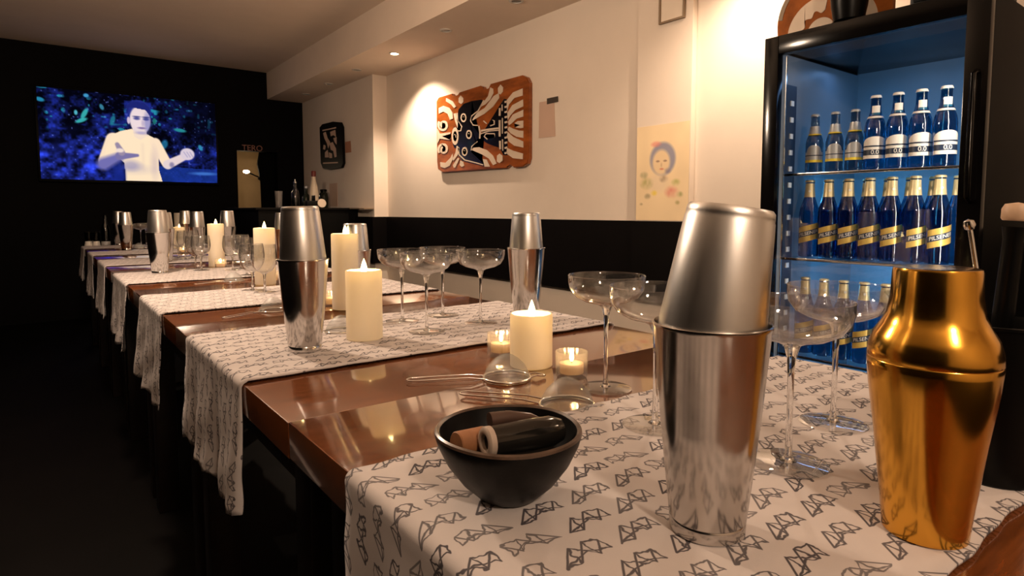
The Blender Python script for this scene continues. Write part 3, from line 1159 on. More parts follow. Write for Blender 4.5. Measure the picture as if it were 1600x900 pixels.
# slotted rails
rail = fbox('shelf_rail', 'rail_dark', FX0 + .07, FX0 + .13, FY1 - .041, FY1 - .0345, .2, 1.42)
slot_me = box_me(-.009, .009, -.002, .002, -.008, .008)
slot_me.materials.append(MATS['rail_slot'])
for k in range(22):
    mobj('rail_slot', slot_me, None, t, (FX0 + .10 - fo.x, FY1 - .0425 - fo.y, .26 + k * .0525))
SHELF = [.555, .868, 1.137]
for z in SHELF + [.24]:
    sh = empty('wire_shelf')
    sh.parent = t
    fbox('shelf_front', 'chrome', FX0 + .06, FX0 + .066, FY0 + .036, FY1 - .043, z - .010, z - .002, .001, sh)
    fbox('shelf_sheet', 'door_glass', FX0 + .066, FX1 - .05, FY0 + .036, FY1 - .043, z - .007, z - .002, 0, sh)
led = fbox('light_strip', 'led_strip', FX0 + .032, FX0 + .038, FY0 + .045, FY1 - .05, FZ1 - .050, FZ1 - .042)
for zz, pw in ((1.50, 0.35),):
    l = point_light('fridge_light_top', (FX0 + .36, (FY0 + FY1) / 2, zz), pw, (.25, .5, 1.0), 0.02, 'AREA', shape='RECTANGLE', size=.08, size_y=.48)
for yy in (FY0 + .045, FY1 - .052):
    l = point_light('fridge_light_side', (FX0 + .24, yy, .80), 2.1, (.08, .48, 1.0), 0.02, 'AREA', shape='RECTANGLE', size=.02, size_y=1.0)
    d = Vector((.35, (1 if yy < .8 else -1) * .6, 0)).normalized()
    l.rotation_euler = d.to_track_quat('-Z', 'Y').to_euler()


l = point_light('fridge_light_front', (FX0 + .040, FY0 + .048, .90), 1.7, (1.0, .90, .76), 0.02, 'AREA', shape='RECTANGLE', size=.015, size_y=1.1)
l.rotation_euler = Vector((.30, 1.0, 0)).to_track_quat('-Z', 'Y').to_euler()


# bottles
def text_me(s, size, spacing=1.0):
    cu = bpy.data.curves.new('txt', 'FONT')
    cu.body = s
    cu.size = size
    cu.align_x = 'CENTER'
    cu.align_y = 'CENTER'
    cu.space_character = spacing
    ob = bpy.data.objects.new('txt', cu)
    COL.objects.link(ob)
    bpy.context.view_layer.update()
    me_ = bpy.data.meshes.new_from_object(ob.evaluated_get(bpy.context.evaluated_depsgraph_get()))
    bpy.data.objects.remove(ob)
    bpy.data.curves.remove(cu)
    me_.materials.clear()
    return me_


def wrap(me_, r, slope=0.0, z0=0.0):
    """wrap a flat xy mesh round a z cylinder; x -> angle (front = -x side of the world), y -> z"""
    for v in me_.vertices:
        th = v.co.x / r
        z = z0 + v.co.y + slope * v.co.x
        v.co = (-r * math.cos(th), -r * math.sin(th), z)
    me_.update()
    return me_


def band(r, hw, z_lo, z_hi, slope=0.0, n=16, top=None):
    """curved label patch of half-width hw (arc length)"""
    vs_, fs = [], []
    for k in range(n + 1):
        x = -hw + 2 * hw * k / n
        th = x / r
        zl = z_lo + slope * x
        zh = (top(x) if top else z_hi) + slope * x
        for rr in (r,):
            vs_.append((-rr * math.cos(th), -rr * math.sin(th), zl))
            vs_.append((-rr * math.cos(th), -rr * math.sin(th), zh))
    for k in range(n):
        fs.append((2 * k, 2 * k + 2, 2 * k + 3, 2 * k + 1))
    return mesh(vs_, fs, smooth=True)


def setm(me_, m_):
    me_.materials.clear()
    me_.materials.append(MATS[m_])
    return me_


# gold-label bottle, 0.247 m
R2 = .0295
pil_glass = setm(lathe([(0, .002), (.024, 0), (R2 - .001, .003), (R2, .008), (R2, .140), (.0275, .156), (.021, .175), (.0155, .195), (.0135, .215), (.0128, .236), (.0136, .238), (.0136, .2405)], 26), 'bottle_blue')
pil_cap = setm(lathe([(.0138, .2395), (.0148, .2395), (.0150, .241), (.0138, .2455), (.011, .2468), (0, .247)], 20), 'foil_cream')
pil_foil = setm(lathe([(.0170, .192), (.0162, .196), (.0145, .214), (.0134, .2355)], 22), 'foil_cream')
SL = .27
pil_l = [setm(band(R2 + .0004, .036, .052, .069, SL), 'label_gold'), setm(band(R2 + .0004, .036, .069, .086, SL), 'label_navy'),
         setm(band(R2 + .0004, .036, .086, .103, SL), 'label_gold')]
pil_txt = setm(wrap(text_me('PILSENER', .0150, 1.0), R2 + .0008, SL, .0772), 'label_white')
pil_seal = setm(wrap(text_me('0', .012), .0152, 0, .214), 'label_white')
pil_seal = setm(mesh([(-.0152 - .0012, .004 * math.cos(a), .211 + .004 * math.sin(a)) for a in [2 * PI * k / 14 for k in range(14)]], [tuple(range(14))]), 'label_white')
# silver-label bottle, 0.185 m
sil_glass = setm(lathe([(0, .002), (.022, 0), (.0255, .004), (.0260, .010), (.0260, .092), (.0235, .106), (.0165, .124), (.0130, .142), (.0122, .172), (.013, .174), (.013, .178)], 24), 'bottle_grey')
sil_cap = setm(lathe([(.0132, .177), (.0142, .177), (.0142, .1785), (.012, .184), (0, .185)], 18), 'label_silver')
sil_l = [setm(band(.0264, .032, .032, .040), 'label_yellow'), setm(band(.0264, .032, .040, .052), 'label_silver'), setm(band(.0264, .032, .052, .055), 'label_navy'),
         setm(band(.0264, .032, .055, .064), 'label_silver'), setm(band(.0264, .032, .064, .084, top=lambda x: .064 + .022 * math.sqrt(max(0, 1 - (x / .024) ** 2)) if abs(x) < .024 else .064), 'label_silver'),
         setm(lathe([(.0200, .118), (.0184, .122)], 20), 'label_yellow'), setm(lathe([(.0184, .122), (.0158, .132), (.0142, .146)], 20), 'label_silver')]
# white-label bottle, 0.218 m
wh_glass = setm(lathe([(0, .002), (.026, 0), (.0283, .004), (.0288, .010), (.0288, .118), (.0262, .136), (.019, .155), (.0145, .172), (.0132, .205), (.014, .207), (.014, .211)], 26), 'bottle_blue')
wh_cap = setm(lathe([(.0142, .2095), (.0152, .2095), (.0152, .2115), (.013, .2170), (0, .218)], 20), 'label_white')
wh_l = [setm(band(.0292, .037, .032, .042), 'label_white'), setm(band(.0292, .037, .042, .058), 'label_navy'), setm(band(.0292, .037, .0655, .070), 'label_navy'),
        setm(band(.0292, .037, .058, .0655), 'label_white'), setm(band(.0292, .037, .070, .098, top=lambda x: .076 + .020 * math.sqrt(max(0, 1 - (x / .0375) ** 2))), 'label_white'),
        setm(band(.0292, .037, .070, .0701), 'label_navy')]
wh_l = wh_l[:5]
wh_txt = setm(wrap(text_me('0.0', .0175), .0296, 0, .0500), 'label_white')
wh_neck = setm(lathe([(.0225, .150), (.0196, .156)], 20), 'label_white')
wh_neck2 = setm(band(.0160, .011, .160, .186), 'label_white')


def bottle(kind, x, y, z, label, rz=0.0, detail=True):
    grp = {'pil': 'gold-label beer bottles in the fridge', 'sil': 'small silver-label bottles on the top fridge shelf', 'wh': 'white-label bottles on the top fridge shelf'}[kind]
    b = thing('beer_bottle', label, 'bottle', (x, y, z), rz, grp)
    if kind == 'pil':
        mobj('glass_body', pil_glass, None, b)
        mobj('crown_cap', pil_cap, None, b)
        mobj('neck_foil', pil_foil, None, b)
        if detail:
            mobj('neck_seal', pil_seal, None, b)
            lb = mobj('label_band', pil_l[1], None, b)
            mobj('lettering', pil_txt, None, lb)
            mobj('label_band', pil_l[0], None, b)
            mobj('label_band', pil_l[2], None, b)
    elif kind == 'sil':
        mobj('glass_body', sil_glass, None, b)
        mobj('crown_cap', sil_cap, None, b)
        for m_ in sil_l:
            mobj('label_band', m_, None, b)
    else:
        mobj('glass_body', wh_glass, None, b)
        mobj('crown_cap', wh_cap, None, b)
        mobj('neck_label', wh_neck2, None, b)
        mobj('neck_label', wh_neck, None, b)
        for i, m_ in enumerate(wh_l):
            lb = mobj('label_band', m_, None, b)
            if i == 1:
                mobj('lettering', wh_txt, None, lb)
    return b


ordn = ['first', 'second', 'third', 'fourth', 'fifth', 'sixth', 'seventh']
BX = FX0 + .12
ys2 = [.9935 - .0602 * k for k in range(7)]
for i, y in enumerate(ys2):
    bottle('pil', BX, y, SHELF[1], 'gold-label pilsener bottle, %s from the left in the front of the middle shelf' % ordn[i], rz=(.45, .62, .6, .55, .62, .95, .6)[i])
    bottle('pil', BX + .075, y - .022, SHELF[1], 'gold-label pilsener bottle, %s from the left in the rear row of the middle shelf' % ordn[i], rz=.5, detail=False)
    bottle('pil', BX, y + .004, SHELF[0], 'gold-label pilsener bottle, %s from the left on the lowest shelf seen' % ordn[i], rz=.5 + .1 * (i % 3))
for i, y in enumerate([.984, .921, .862]):
    bottle('sil', BX, y, SHELF[2], 'small silver-label bottle, %s from the left on the top shelf' % ordn[i], rz=.4)
for i, y in enumerate([.806, .7465, .687, .6275]):
    bottle('wh', BX, y, SHELF[2], 'white-label 0.0 bottle, %s of the four on the top shelf' % ordn[i], rz=(.45, .5, .55, .6)[i])


# ================================================================== CARVED BOARDS, PAPERS, POSTER ON THE WALL
def on_wall(xp):
    """crop pixel of the photo -> (y, z) on the wall plane x = xp"""
    return lambda u, v: (lambda p: (p.y, p.z))(at(u, v, 0, xp))


def wall_prism(pts, x_back, thick, bev=0.0):
    """pts: list of (y, z); extruded from x_back towards the room"""
    area = sum(a[0] * b[1] - b[0] * a[1] for a, b in zip(pts, pts[1:] + pts[:1]))
    if area < 0:
        pts = pts[::-1]
    return prism(pts, lambda a, b, t_: (x_back - t_, a, b), thick, bev)


def crop5(L_):
    return [(660 + x / 4.5, 100 + y / 4.5) for x, y in L_]


xb = XW - .004
bt = .028
TO = on_wall(xb - bt)
board = crop5([(97, 262), (112, 235), (205, 208), (222, 232), (250, 222), (256, 200), (405, 152), (425, 160), (434, 185), (468, 176), (476, 140), (700, 78), (730, 92), (748, 130),
               (746, 660), (735, 700), (705, 722), (640, 728), (615, 700), (590, 730), (140, 762), (108, 740), (102, 690)])
bpts = [TO(u, v) for u, v in board]
cy0 = sum(p[0] for p in bpts) / len(bpts)
t = thing('carved_board', 'large orange-brown carved wooden board with cream and black face design', 'wall art', (xb, cy0, 0))


def loc_prism(pts, xback, th, bev=0.0):
    me_ = wall_prism(pts, xback, th, bev)
    me_.transform(Matrix.Translation(-Vector(t.location)))
    return me_


mobj('board', loc_prism(bpts, xb, bt, .005), 'wood_orange', t)
black_field = [(255, 320), (290, 280), (350, 260), (420, 250), (428, 270), (400, 320), (345, 355), (338, 400), (355, 430), (395, 440), (405, 500), (440, 460), (540, 300), (575, 245), (598, 250),
               (600, 640), (570, 640), (545, 590), (460, 560), (410, 525), (350, 580), (345, 620), (420, 690), (440, 720), (380, 705), (280, 680), (250, 640), (260, 590), (225, 590), (215, 560), (215, 470), (225, 440), (270, 465), (275, 440), (245, 400)]
mobj('painted_field', loc_prism([TO(u, v) for u, v in crop5(black_field)], xb - bt + .001, .003), 'paint_black', t)


def arc(cx, cy, r0, r1, a0, a1, n=14, ry=1.0):
    o_ = [(cx + r1 * math.cos(a0 + (a1 - a0) * k / n), cy + ry * r1 * math.sin(a0 + (a1 - a0) * k / n)) for k in range(n + 1)]
    i_ = [(cx + r0 * math.cos(a0 + (a1 - a0) * k / n), cy + ry * r0 * math.sin(a0 + (a1 - a0) * k / n)) for k in range(n, -1, -1)]
    return o_ + i_


def stroke(pts, w):
    P = [Vector((a, b)) for a, b in pts]
    l, r = [], []
    for i, p in enumerate(P):
        d = (P[min(i + 1, len(P) - 1)] - P[max(i - 1, 0)]).normalized()
        n = Vector((-d.y, d.x)) * w / 2
        l.append(tuple(p + n))
        r.append(tuple(p - n))
    return l + r[::-1]


def spiral(cx, cy, r0, r1, a0, turns, w, n=34, sgn=1):
    return stroke([(cx + (r0 + (r1 - r0) * k / n) * math.cos(a0 + sgn * turns * 2 * PI * k / n) * .85, cy + (r0 + (r1 - r0) * k / n) * math.sin(a0 + sgn * turns * 2 * PI * k / n)) for k in range(n + 1)], w)


cream = []
# fan of stripes on the right
cream += [[(708, 172), (708, 222), (650, 240), (612, 285), (598, 330), (596, 255), (640, 200)],
          [(710, 250), (712, 298), (655, 325), (622, 362), (604, 395), (600, 345), (635, 290)],
          [(712, 322), (712, 370), (665, 385), (640, 410), (612, 432), (604, 408), (640, 355)],
          [(712, 398), (712, 448), (690, 452), (655, 446), (690, 430), (650, 418), (672, 402)],
          [(612, 440), (640, 455), (680, 468), (712, 470), (712, 520), (665, 512), (625, 488), (602, 462)],
          [(604, 478), (640, 512), (712, 545), (712, 588), (650, 575), (610, 545), (598, 505)],
          [(598, 590), (640, 610), (710, 630), (708, 670), (640, 662), (595, 630)]]
# curved bands in the middle, top and bottom
cream += [[(480, 165), (500, 175), (502, 205), (480, 250), (445, 285), (405, 305), (432, 270), (465, 225)],
          [(505, 225), (540, 205), (542, 240), (500, 300), (440, 350), (352, 400), (375, 350), (440, 310)],
          [(352, 590), (400, 585), (455, 605), (500, 645), (525, 700), (500, 712), (470, 665), (420, 635), (350, 605)],
          [(428, 668), (455, 672), (478, 722), (440, 722)]]
# teardrops
cream += [[(552, 145), (570, 165), (568, 195), (552, 215), (536, 205), (534, 170)], [(272, 222), (290, 240), (290, 268), (275, 282), (258, 270), (258, 240)],
          [(545, 630), (566, 645), (566, 680), (545, 698), (526, 685), (528, 645)], [(270, 680), (290, 690), (298, 715), (280, 725), (265, 710)]]
# left scrolls
cream += [[(170, 240), (215, 262), (240, 300), (225, 310), (205, 285), (168, 262)], [(118, 310), (150, 295), (190, 308), (215, 345), (218, 385), (196, 392), (180, 350), (150, 335), (118, 350)],
          spiral(150, 430, 8, 42, 0, 1.6, 15), spiral(150, 600, 8, 42, 0, 1.6, 15, sgn=-1),
          [(108, 455), (125, 490), (200, 480), (200, 492), (140, 508), (200, 520), (200, 535), (125, 525), (108, 560)],
          [(128, 690), (165, 695), (200, 660), (215, 630), (218, 665), (195, 715), (160, 732), (130, 722)],
          [(222, 350), (240, 345), (258, 430), (265, 462), (250, 450), (232, 400)], [(245, 575), (262, 590), (252, 640), (222, 680), (215, 670), (235, 625)],
          [(218, 710), (252, 660), (262, 668), (235, 728), (222, 728)],
          arc(233, 508, 14, 24, 0, 2 * PI, 22, 2.6), arc(233, 508, 3, 7, 0, 2 * PI, 14, 4.5)]
# eyes
for ex, ey in ((292, 378), (330, 496), (300, 616)):
    cream += [arc(ex, ey, 13, 20, 0, 2 * PI, 18, 1.6), arc(ex, ey, 2, 7, 0, 2 * PI, 12, 1.6)]
# nose, mouth, teeth
cream += [stroke([(400, 435), (408, 480), (406, 525)], 9), stroke([(415, 470), (470, 460), (540, 452)], 13), stroke([(415, 490), (470, 472), (540, 466)], 7),
          stroke([(490, 395), (508, 400), (508, 425), (480, 435)], 8), stroke([(460, 530), (438, 510), (450, 490), (510, 490), (508, 515)], 8), stroke([(432, 400), (455, 420)], 7),
          stroke([(547, 310), (546, 365)], 12), stroke([(546, 395), (546, 510)], 12), stroke([(548, 540), (550, 600)], 12), stroke([(563, 285), (563, 330)], 6), stroke([(565, 380), (565, 490)], 6), stroke([(566, 530), (568, 610)], 6)]
for k in range(11):
    yk = 262 + k * 36
    cream.append([(580, yk), (598, yk - 6), (600, yk + 8), (582, yk + 12)])
# outline strokes of the black field
cream += [stroke([(435, 255), (395, 330), (350, 365), (342, 400), (360, 430), (392, 432)], 7), stroke([(248, 345), (250, 400), (280, 440), (272, 470), (250, 470)], 7),
          stroke([(255, 590), (262, 640), (300, 675), (380, 695), (430, 710)], 7), stroke([(390, 545), (350, 580), (346, 608)], 6)]
for c_ in cream:
    pts = [TO(u, v) for u, v in crop5(c_)]
    mobj('inlay', loc_prism(pts, xb - bt - .0015, .003), 'paint_cream', t)

# small dark board on the forward part of the wall
xs_ = XB - .004
TS = on_wall(xs_ - .025)
sp = [(499, 199), (503, 194), (520, 190), (531, 191), (534, 198), (536, 255), (533, 262), (515, 265), (504, 263), (501, 255)]
spts = [TS(u, v) for u, v in sp]
t = thing('dark_board', 'small black framed carving on the wall beyond the carved board', 'wall art', (xs_, sum(p[0] for p in spts) / len(spts), 0))
mobj('frame_board', loc_prism(spts, xs_, .025, .004), 'band_black', t)
for pl in ([(504, 203), (525, 198.5), (525, 200.5), (504, 205)], [(505, 254), (528, 253), (528, 255), (505, 256)], [(505, 208), (509, 206), (512, 216), (516, 222), (513, 232), (511, 224), (507, 216)],
           [(516, 206), (524, 203), (525, 214), (521, 211), (517, 213)], [(515, 224), (520, 222), (525, 232), (526, 245), (523, 246), (521, 236), (517, 234)], [(508, 238), (512, 234), (514, 246), (508, 246)],
           [(521, 216), (526, 214), (526, 226), (523, 222)], [(506, 226), (509, 228), (508, 234), (505, 233)], [(514, 238), (519, 240), (519, 247), (515, 247)]):
    mobj('inlay', loc_prism([TS(u, v) for u, v in pl], xs_ - .024, .003), 'paper', t)


def sheet(name, px, label, cat, mat, x, th=.002):
    T_ = on_wall(x)
    o = mobj(name, wall_prism([T_(u, v) for u, v in px], x, th), mat)
    return tag(o, label, cat)


sheet('paper_note', [(843, 160), (866, 156), (868, 213), (842, 216)], 'plain cream sheet of paper on the wall right of the carved board', 'paper', 'paper', XW - .001)
sheet('dark_tag', [(855, 154), (872, 150.5), (872, 159), (855, 163)], 'small dark tag at the corner of the wall paper', 'tag', 'tag_dark', XW - .0035, .003)
sheet('paper_note', [(539.5, 222), (548, 220), (549, 238), (540, 239)], 'small tan card on the wall beside the small black carving', 'paper', 'paper_tan', XB - .001)
sheet('notice_sheet', [(515, 287), (527, 286), (528, 322), (515, 322)], 'dim tan notice on the wall above the counter', 'paper', 'paper', XB - .001)

# watercolour portrait poster on the pilaster
xp_ = XW - .033
p0, p1 = at(1009, 198, 0, xp_), at(1084, 192, 0, xp_)
zt_, zb_ = p0.z, BZ1 + .004
yL, yR = PIL1 - .004, PIL0 + .004


def poster_fn(u, v):
    img = np.ones(u.shape + (3,)) * np.array((246, 220, 178.))
    img *= (1 - .05 * vnoise(u, v, 6, 3))[..., None]
    x, y = u * 78, v * 145        # photo pixels: 78 wide, 145 tall
    n = vnoise(u, v, 22, 4)
    img = blend(img, m_ell(x, y, 40, 52, 19, 25, .1) * .75, (120, 125, 160))
    img = blend(img, m_ell(x, y, 38, 57, 13, 19, .15), (232, 205, 165))
    img = blend(img, m_ell(x, y, 34, 88, 15, 14, .35) * .5, (225, 205, 180))
    img = blend(img, m_ell(x, y, 30, 29, 7, 4, .4) * .6, (225, 130, 120))
    for cx, cy, r, col in [(16, 88, 8, (150, 150, 80)), (12, 75, 5, (130, 130, 90)), (54, 102, 8, (220, 120, 110)), (28, 103, 4, (240, 210, 60)), (60, 88, 5, (170, 170, 90)),
                           (42, 82, 5, (130, 110, 90)), (66, 106, 4, (150, 150, 90)), (18, 108, 4, (120, 110, 80)), (8, 120, 2, (120, 110, 80)), (63, 118, 3, (150, 140, 80)), (48, 70, 4, (130, 120, 140))]:
        img = blend(img, m_ell(x, y, cx, cy, r, r * .9, .5) * (.2 + .5 * n), col)
    for ex in (33, 44):
        img = blend(img, m_ell(x, y, ex, 55, 2.6, 1.4, .4) * .6, (110, 80, 70))
    img = blend(img, m_ell(x, y, 39, 67, 3, 1.4, .4) * .7, (200, 110, 90))
    img = blend(img, m_ell(x, y, 38.5, 61, 1.2, 3, .5) * .3, (150, 110, 90))
    return img


po = mobj('portrait_poster', raster_me(90, 150, (xp_ - .003, yL, zt_), (0, yR - yL, 0), (0, 0, zb_ - zt_), poster_fn, 'print_paper'), None)
md = po.modifiers.new('thick', 'SOLIDIFY')
md.thickness = .001
tag(po, 'pale poster of a face in a blue hood with flowers, beside the fridge', 'poster')

# corner of a hung picture frame at the top of the pilaster
T_ = on_wall(xp_ - .012)
a_ = T_(1029, 39)
t = thing('picture_frame', 'thin brown picture frame cut off by the top of the picture', 'picture', (xp_, a_[0], a_[1]))
fw, fh, fb = .155, .27, .010
for n, y0, y1, z0, z1 in (('frame_bar', -fw, 0, 0, fb), ('frame_bar', -fw, 0, fh - fb, fh), ('frame_bar', -fb, 0, fb, fh - fb), ('frame_bar', -fw, -fw + fb, fb, fh - fb)):
    mobj(n, box_me(-.014, -.002, y0, y1, z0, z1, .0015), 'frame_brown', t)
mobj('picture_sheet', box_me(-.006, -.001, -fw + fb, -fb, fb, fh - fb), 'paper_cream', t)

# ================================================================== ORNAMENTS ON THE FRIDGE
xo = 1.965
TOx = on_wall(xo)
bl = TOx(1217, 52)[0]
br = bl - .345
t = thing('carved_shield', 'rounded orange and cream carved board standing on the fridge', 'ornament', (xo, (bl + br) / 2, FZ1))
zz0 = FZ1 + .001
hh = .30
RR = .144
outl = [(bl, zz0)]
for k in range(15):
    a = (PI / 2) * k / 14
    outl.append((bl - RR + RR * math.cos(a), zz0 + .06 + RR * math.sin(a)))
for k in range(15):
    a = PI / 2 + (PI / 2) * k / 14
    outl.append((br + RR + RR * math.cos(a), zz0 + .06 + RR * math.sin(a)))
outl.append((br, zz0))
mobj('board', loc_prism(outl, xo + .012, .022, .003), 'wood_orange_matte', t)


def ringpts(c, r0, r1, a0, a1, n=18, wob=0.0):
    A = [a0 + (a1 - a0) * k / n for k in range(n + 1)]
    return [(c[0] + r1 * math.cos(a), c[1] + r1 * math.sin(a)) for a in A] + \
           [(c[0] + (r0 + wob * math.sin(11 * a)) * math.cos(a), c[1] + (r0 + wob * math.sin(11 * a)) * math.sin(a)) for a in A[::-1]]


C1, C2 = (bl - RR, zz0 + .012), (br + RR, zz0 + .012)
for nm, c_, mt in [('edge_band', ringpts((bl - RR, zz0 + .06), RR - .016, RR - .001, .12, 1.5), 'frame_brown'),
                   ('inlay', ringpts(C1, .062, .108, .1, 1.75, 24, .006), 'paint_cream'), ('inlay', ringpts(C1, .002, .042, .12, 3.0), 'paint_cream'),
                   ('inlay', ringpts(C2, .062, .108, 1.4, 3.0, 24, .006), 'paint_cream'), ('inlay', ringpts(C2, .002, .03, .12, 3.0), 'paint_cream'),
                   ('inlay', ringpts(((bl + br) / 2 - .05, zz0 + .07), .002, .03, 0.0, 6.2, 20), 'paint_cream'), ('inlay', ringpts(((bl + br) / 2 - .06, zz0 + .018), .002, .015, 0.0, 6.2, 16), 'paint_cream')]:
    mobj(nm, loc_prism(c_, xo - .0085, .003), mt, t)
pp = at(1326, 40, 0, 1.88)
t = thing('black_pot', 'black rounded pot on the fridge in front of the carved shield', 'pot', (1.88, pp.y, FZ1 + .001))
mobj('pot_body', lathe([(0, 0), (.036, 0), (.040, .003), (.047, .04), (.052, .09), (.050, .14), (.040, .17), (.042, .18), (.037, .178), (.036, .168), (.044, .14), (.045, .05), (0, .01)], 36), 'holder_black', t)

t = thing('speaker_box', 'black box standing at the right on top of the fridge', 'speaker', (1.97, .60, FZ1 + .001))
mobj('case', box_me(-.08, .12, -.085, .10, 0, .26, .006), 'holder_black', t)
mobj('front_grille', box_me(-.084, -.079, -.075, .09, .012, .248, .002), 'fridge_side', t)

# ================================================================== TELEVISION
tl, br_ = at(57, 134, 1, 6.98), at(341, 282, 1, 6.98)
X0, X1, Z0, Z1 = .024, 1.486, 1.015 + .292, 1.015 + 1.108
t = thing('television', 'large wall-mounted television showing a bare-chested man before dark blue foliage', 'television', ((X0 + X1) / 2, YF - .004, Z0 - .02))


def tv_fn(u, v):
    x, y = 235 + u * 1125, 145 + v * 575
    w = v * .56
    n1, n2, n3, n4 = vnoise(u, w, 12, 1), vnoise(u, w, 34, 2), vnoise(u, w, 90, 5), vnoise(u, w, 46, 8)
    f = np.clip((n1 * .5 + n2 * .35 + n3 * .3) - .42, 0, 1) * 2.2
    dark = np.clip((x - 960) / 260, 0, 1) * np.clip((520 - y) / 200, 0, 1)
    f = f * (1 - .85 * dark)
    img = f[..., None] * np.array((24, 38, 125.)) + np.array((3, 3, 14.))
    low = np.clip((y - 330) / 200, 0, 1) * np.clip((760 - x) / 200, 0, 1)
    img += low[..., None] * n2[..., None] * np.array((22, 32, 105.))
    leaf = np.clip((n4 - .74) * 9, 0, 1) * np.clip((n1 - .25) * 3, 0, 1) * (1 - .7 * dark) * np.clip((420 - y) / 120, 0, 1)
    img = blend(img, leaf, (35, 135, 165))
    for lx, ly, a, b, r, c in [(500, 290, 14, 40, .5, (60, 190, 190)), (480, 335, 38, 12, -.4, (60, 190, 190)), (250, 222, 26, 13, .2, (40, 150, 190)), (515, 172, 16, 12, 0, (70, 170, 220)), (605, 238, 12, 20, -.4, (60, 140, 170)),
                               (668, 320, 14, 34, .3, (30, 120, 140)), (1105, 355, 42, 12, .1, (40, 150, 150)), (995, 460, 22, 32, .4, (30, 110, 150)), (1245, 470, 14, 22, -.5, (50, 150, 190)), (725, 380, 26, 12, .3, (40, 150, 170)),
                               (935, 305, 12, 22, 0, (30, 120, 110)), (450, 287, 10, 16, 0, (90, 200, 220))]:
        img = blend(img, m_ell(x, y, lx, ly, a, b, .25, r) * .85, c)
    spk = (n3 > .93) & (n2 > .45)
    img = blend(img, spk.astype(float) * .6, (120, 140, 220))
    # blue water / ledge low right
    img = blend(img, m_poly(x, y, [(940, 610), (1180, 620), (1360, 625), (1360, 720), (960, 720)]) * .75, (25, 55, 150))
    img = blend(img, m_ell(x, y, 1265, 655, 90, 11, .5) * .8, (70, 125, 210))
    # figure
    sk, mid, shd = (250, 224, 190), (247, 220, 190), (70, 78, 170)
    img = blend(img, m_poly(x, y, [(745, 180), (920, 180), (905, 300), (745, 330)]) * .5, (30, 45, 150))
    img = blend(img, m_cap(x, y, 668, 450, 610, 590, 48, 40), mid)
    tor = [(632, 470), (660, 415), (715, 388), (785, 368), (880, 396), (935, 425), (965, 480), (950, 560), (952, 640), (972, 720), (735, 720), (730, 600), (690, 560), (640, 560), (600, 580)]
    img = blend(img, m_poly(x, y, tor), sk)
    img = blend(img, m_cap(x, y, 935, 455, 1005, 590, 36, 34), mid)
    img = blend(img, m_cap(x, y, 1012, 600, 1125, 540, 32, 24), (225, 205, 205))
    img = blend(img, m_ell(x, y, 1150, 520, 50, 42, .1), (215, 200, 212))
    for k in range(3):
        img = blend(img, m_cap(x, y, 1125 + k * 22, 505, 1150 + k * 20, 540, 3, 3, 3) * .45, (110, 110, 170))
    img = blend(img, m_ell(x, y, 1040, 600, 16, 18, .4) * .5, (60, 60, 120))
    img = blend(img, m_ell(x, y, 690, 690, 40, 100, .4) * .9, (22, 38, 130))
    img = blend(img, m_cap(x, y, 600, 612, 700, 560, 40, 26, 14), (112, 108, 172))
    img = blend(img, m_cap(x, y, 700, 555, 815, 545, 26, 10), (120, 112, 160))
    img = blend(img, m_cap(x, y, 690, 478, 715, 530, 14, 22), (150, 135, 160))
    img = blend(img, m_ell(x, y, 705, 517, 26, 14, .3), (235, 215, 205))
    img = blend(img, m_ell(x, y, 770, 615, 60, 34, .5) * .35, shd)
    img = blend(img, m_ell(x, y, 790, 640, 110, 30, .6) * .12, shd)
    # neck, head, hair
    img = blend(img, m_poly(x, y, [(785, 340), (880, 370), (882, 410), (840, 440), (800, 420)]), (240, 216, 196))
    img = blend(img, m_ell(x, y, 836, 240, 78, 70, .06), (34, 44, 128))
    img = blend(img, m_ell(x, y, 842, 306, 66, 94, .06), (226, 207, 208))
    img = blend(img, m_ell(x, y, 822, 300, 42, 70, .3) * .5, (240, 220, 225))
    img = blend(img, m_ell(x, y, 890, 320, 22, 70, .4) * .5, (90, 95, 180))
    img = blend(img, m_poly(x, y, [(760, 270), (775, 225), (830, 228), (880, 235), (905, 270), (905, 215), (870, 185), (800, 180), (757, 215)]), (28, 36, 112))
    img = blend(img, m_ell(x, y, 768, 312, 10, 24, .2), (205, 185, 205))
    for ex in (820, 880):
        img = blend(img, m_ell(x, y, ex, 296, 20, 9, .4) * .85, (52, 56, 130))
        img = blend(img, m_ell(x, y, ex, 283, 25, 5, .4) * .8, (40, 44, 110))
    img = blend(img, m_ell(x, y, 858, 325, 9, 22, .5) * .45, (150, 135, 180))
    img = blend(img, m_ell(x, y, 850, 358, 26, 7, .4) * .8, (112, 90, 150))
    img = blend(img, m_ell(x, y, 850, 392, 40, 10, .5) * .4, (110, 105, 180))
    img = blend(img, m_cap(x, y, 850, 470, 852, 640, 3, 3, 16) * .14, (150, 125, 150))
    img = blend(img, m_ell(x, y, 925, 600, 24, 90, .7) * .25, (140, 120, 165))
    return img


tx, ty, tz = t.location


def tvbox(n, mat, x0, x1, y0, y1, z0, z1, bev=0.0):
    mobj(n, box_me(x0 - tx, x1 - tx, y0 - ty, y1 - ty, z0 - tz, z1 - tz, bev), mat, t)


tvbox('case', 'tv_black', X0 - .02, X1 + .02, YF - .06, YF - .004, Z0 - .025, Z1 + .02, .006)
me_ = raster_me(300, 168, (X0 - tx, YF - .0605 - ty, Z1 - tz), (X1 - X0, 0, 0), (0, 0, Z0 - Z1), tv_fn, 'tv_picture')
mobj('screen', me_, None, t)

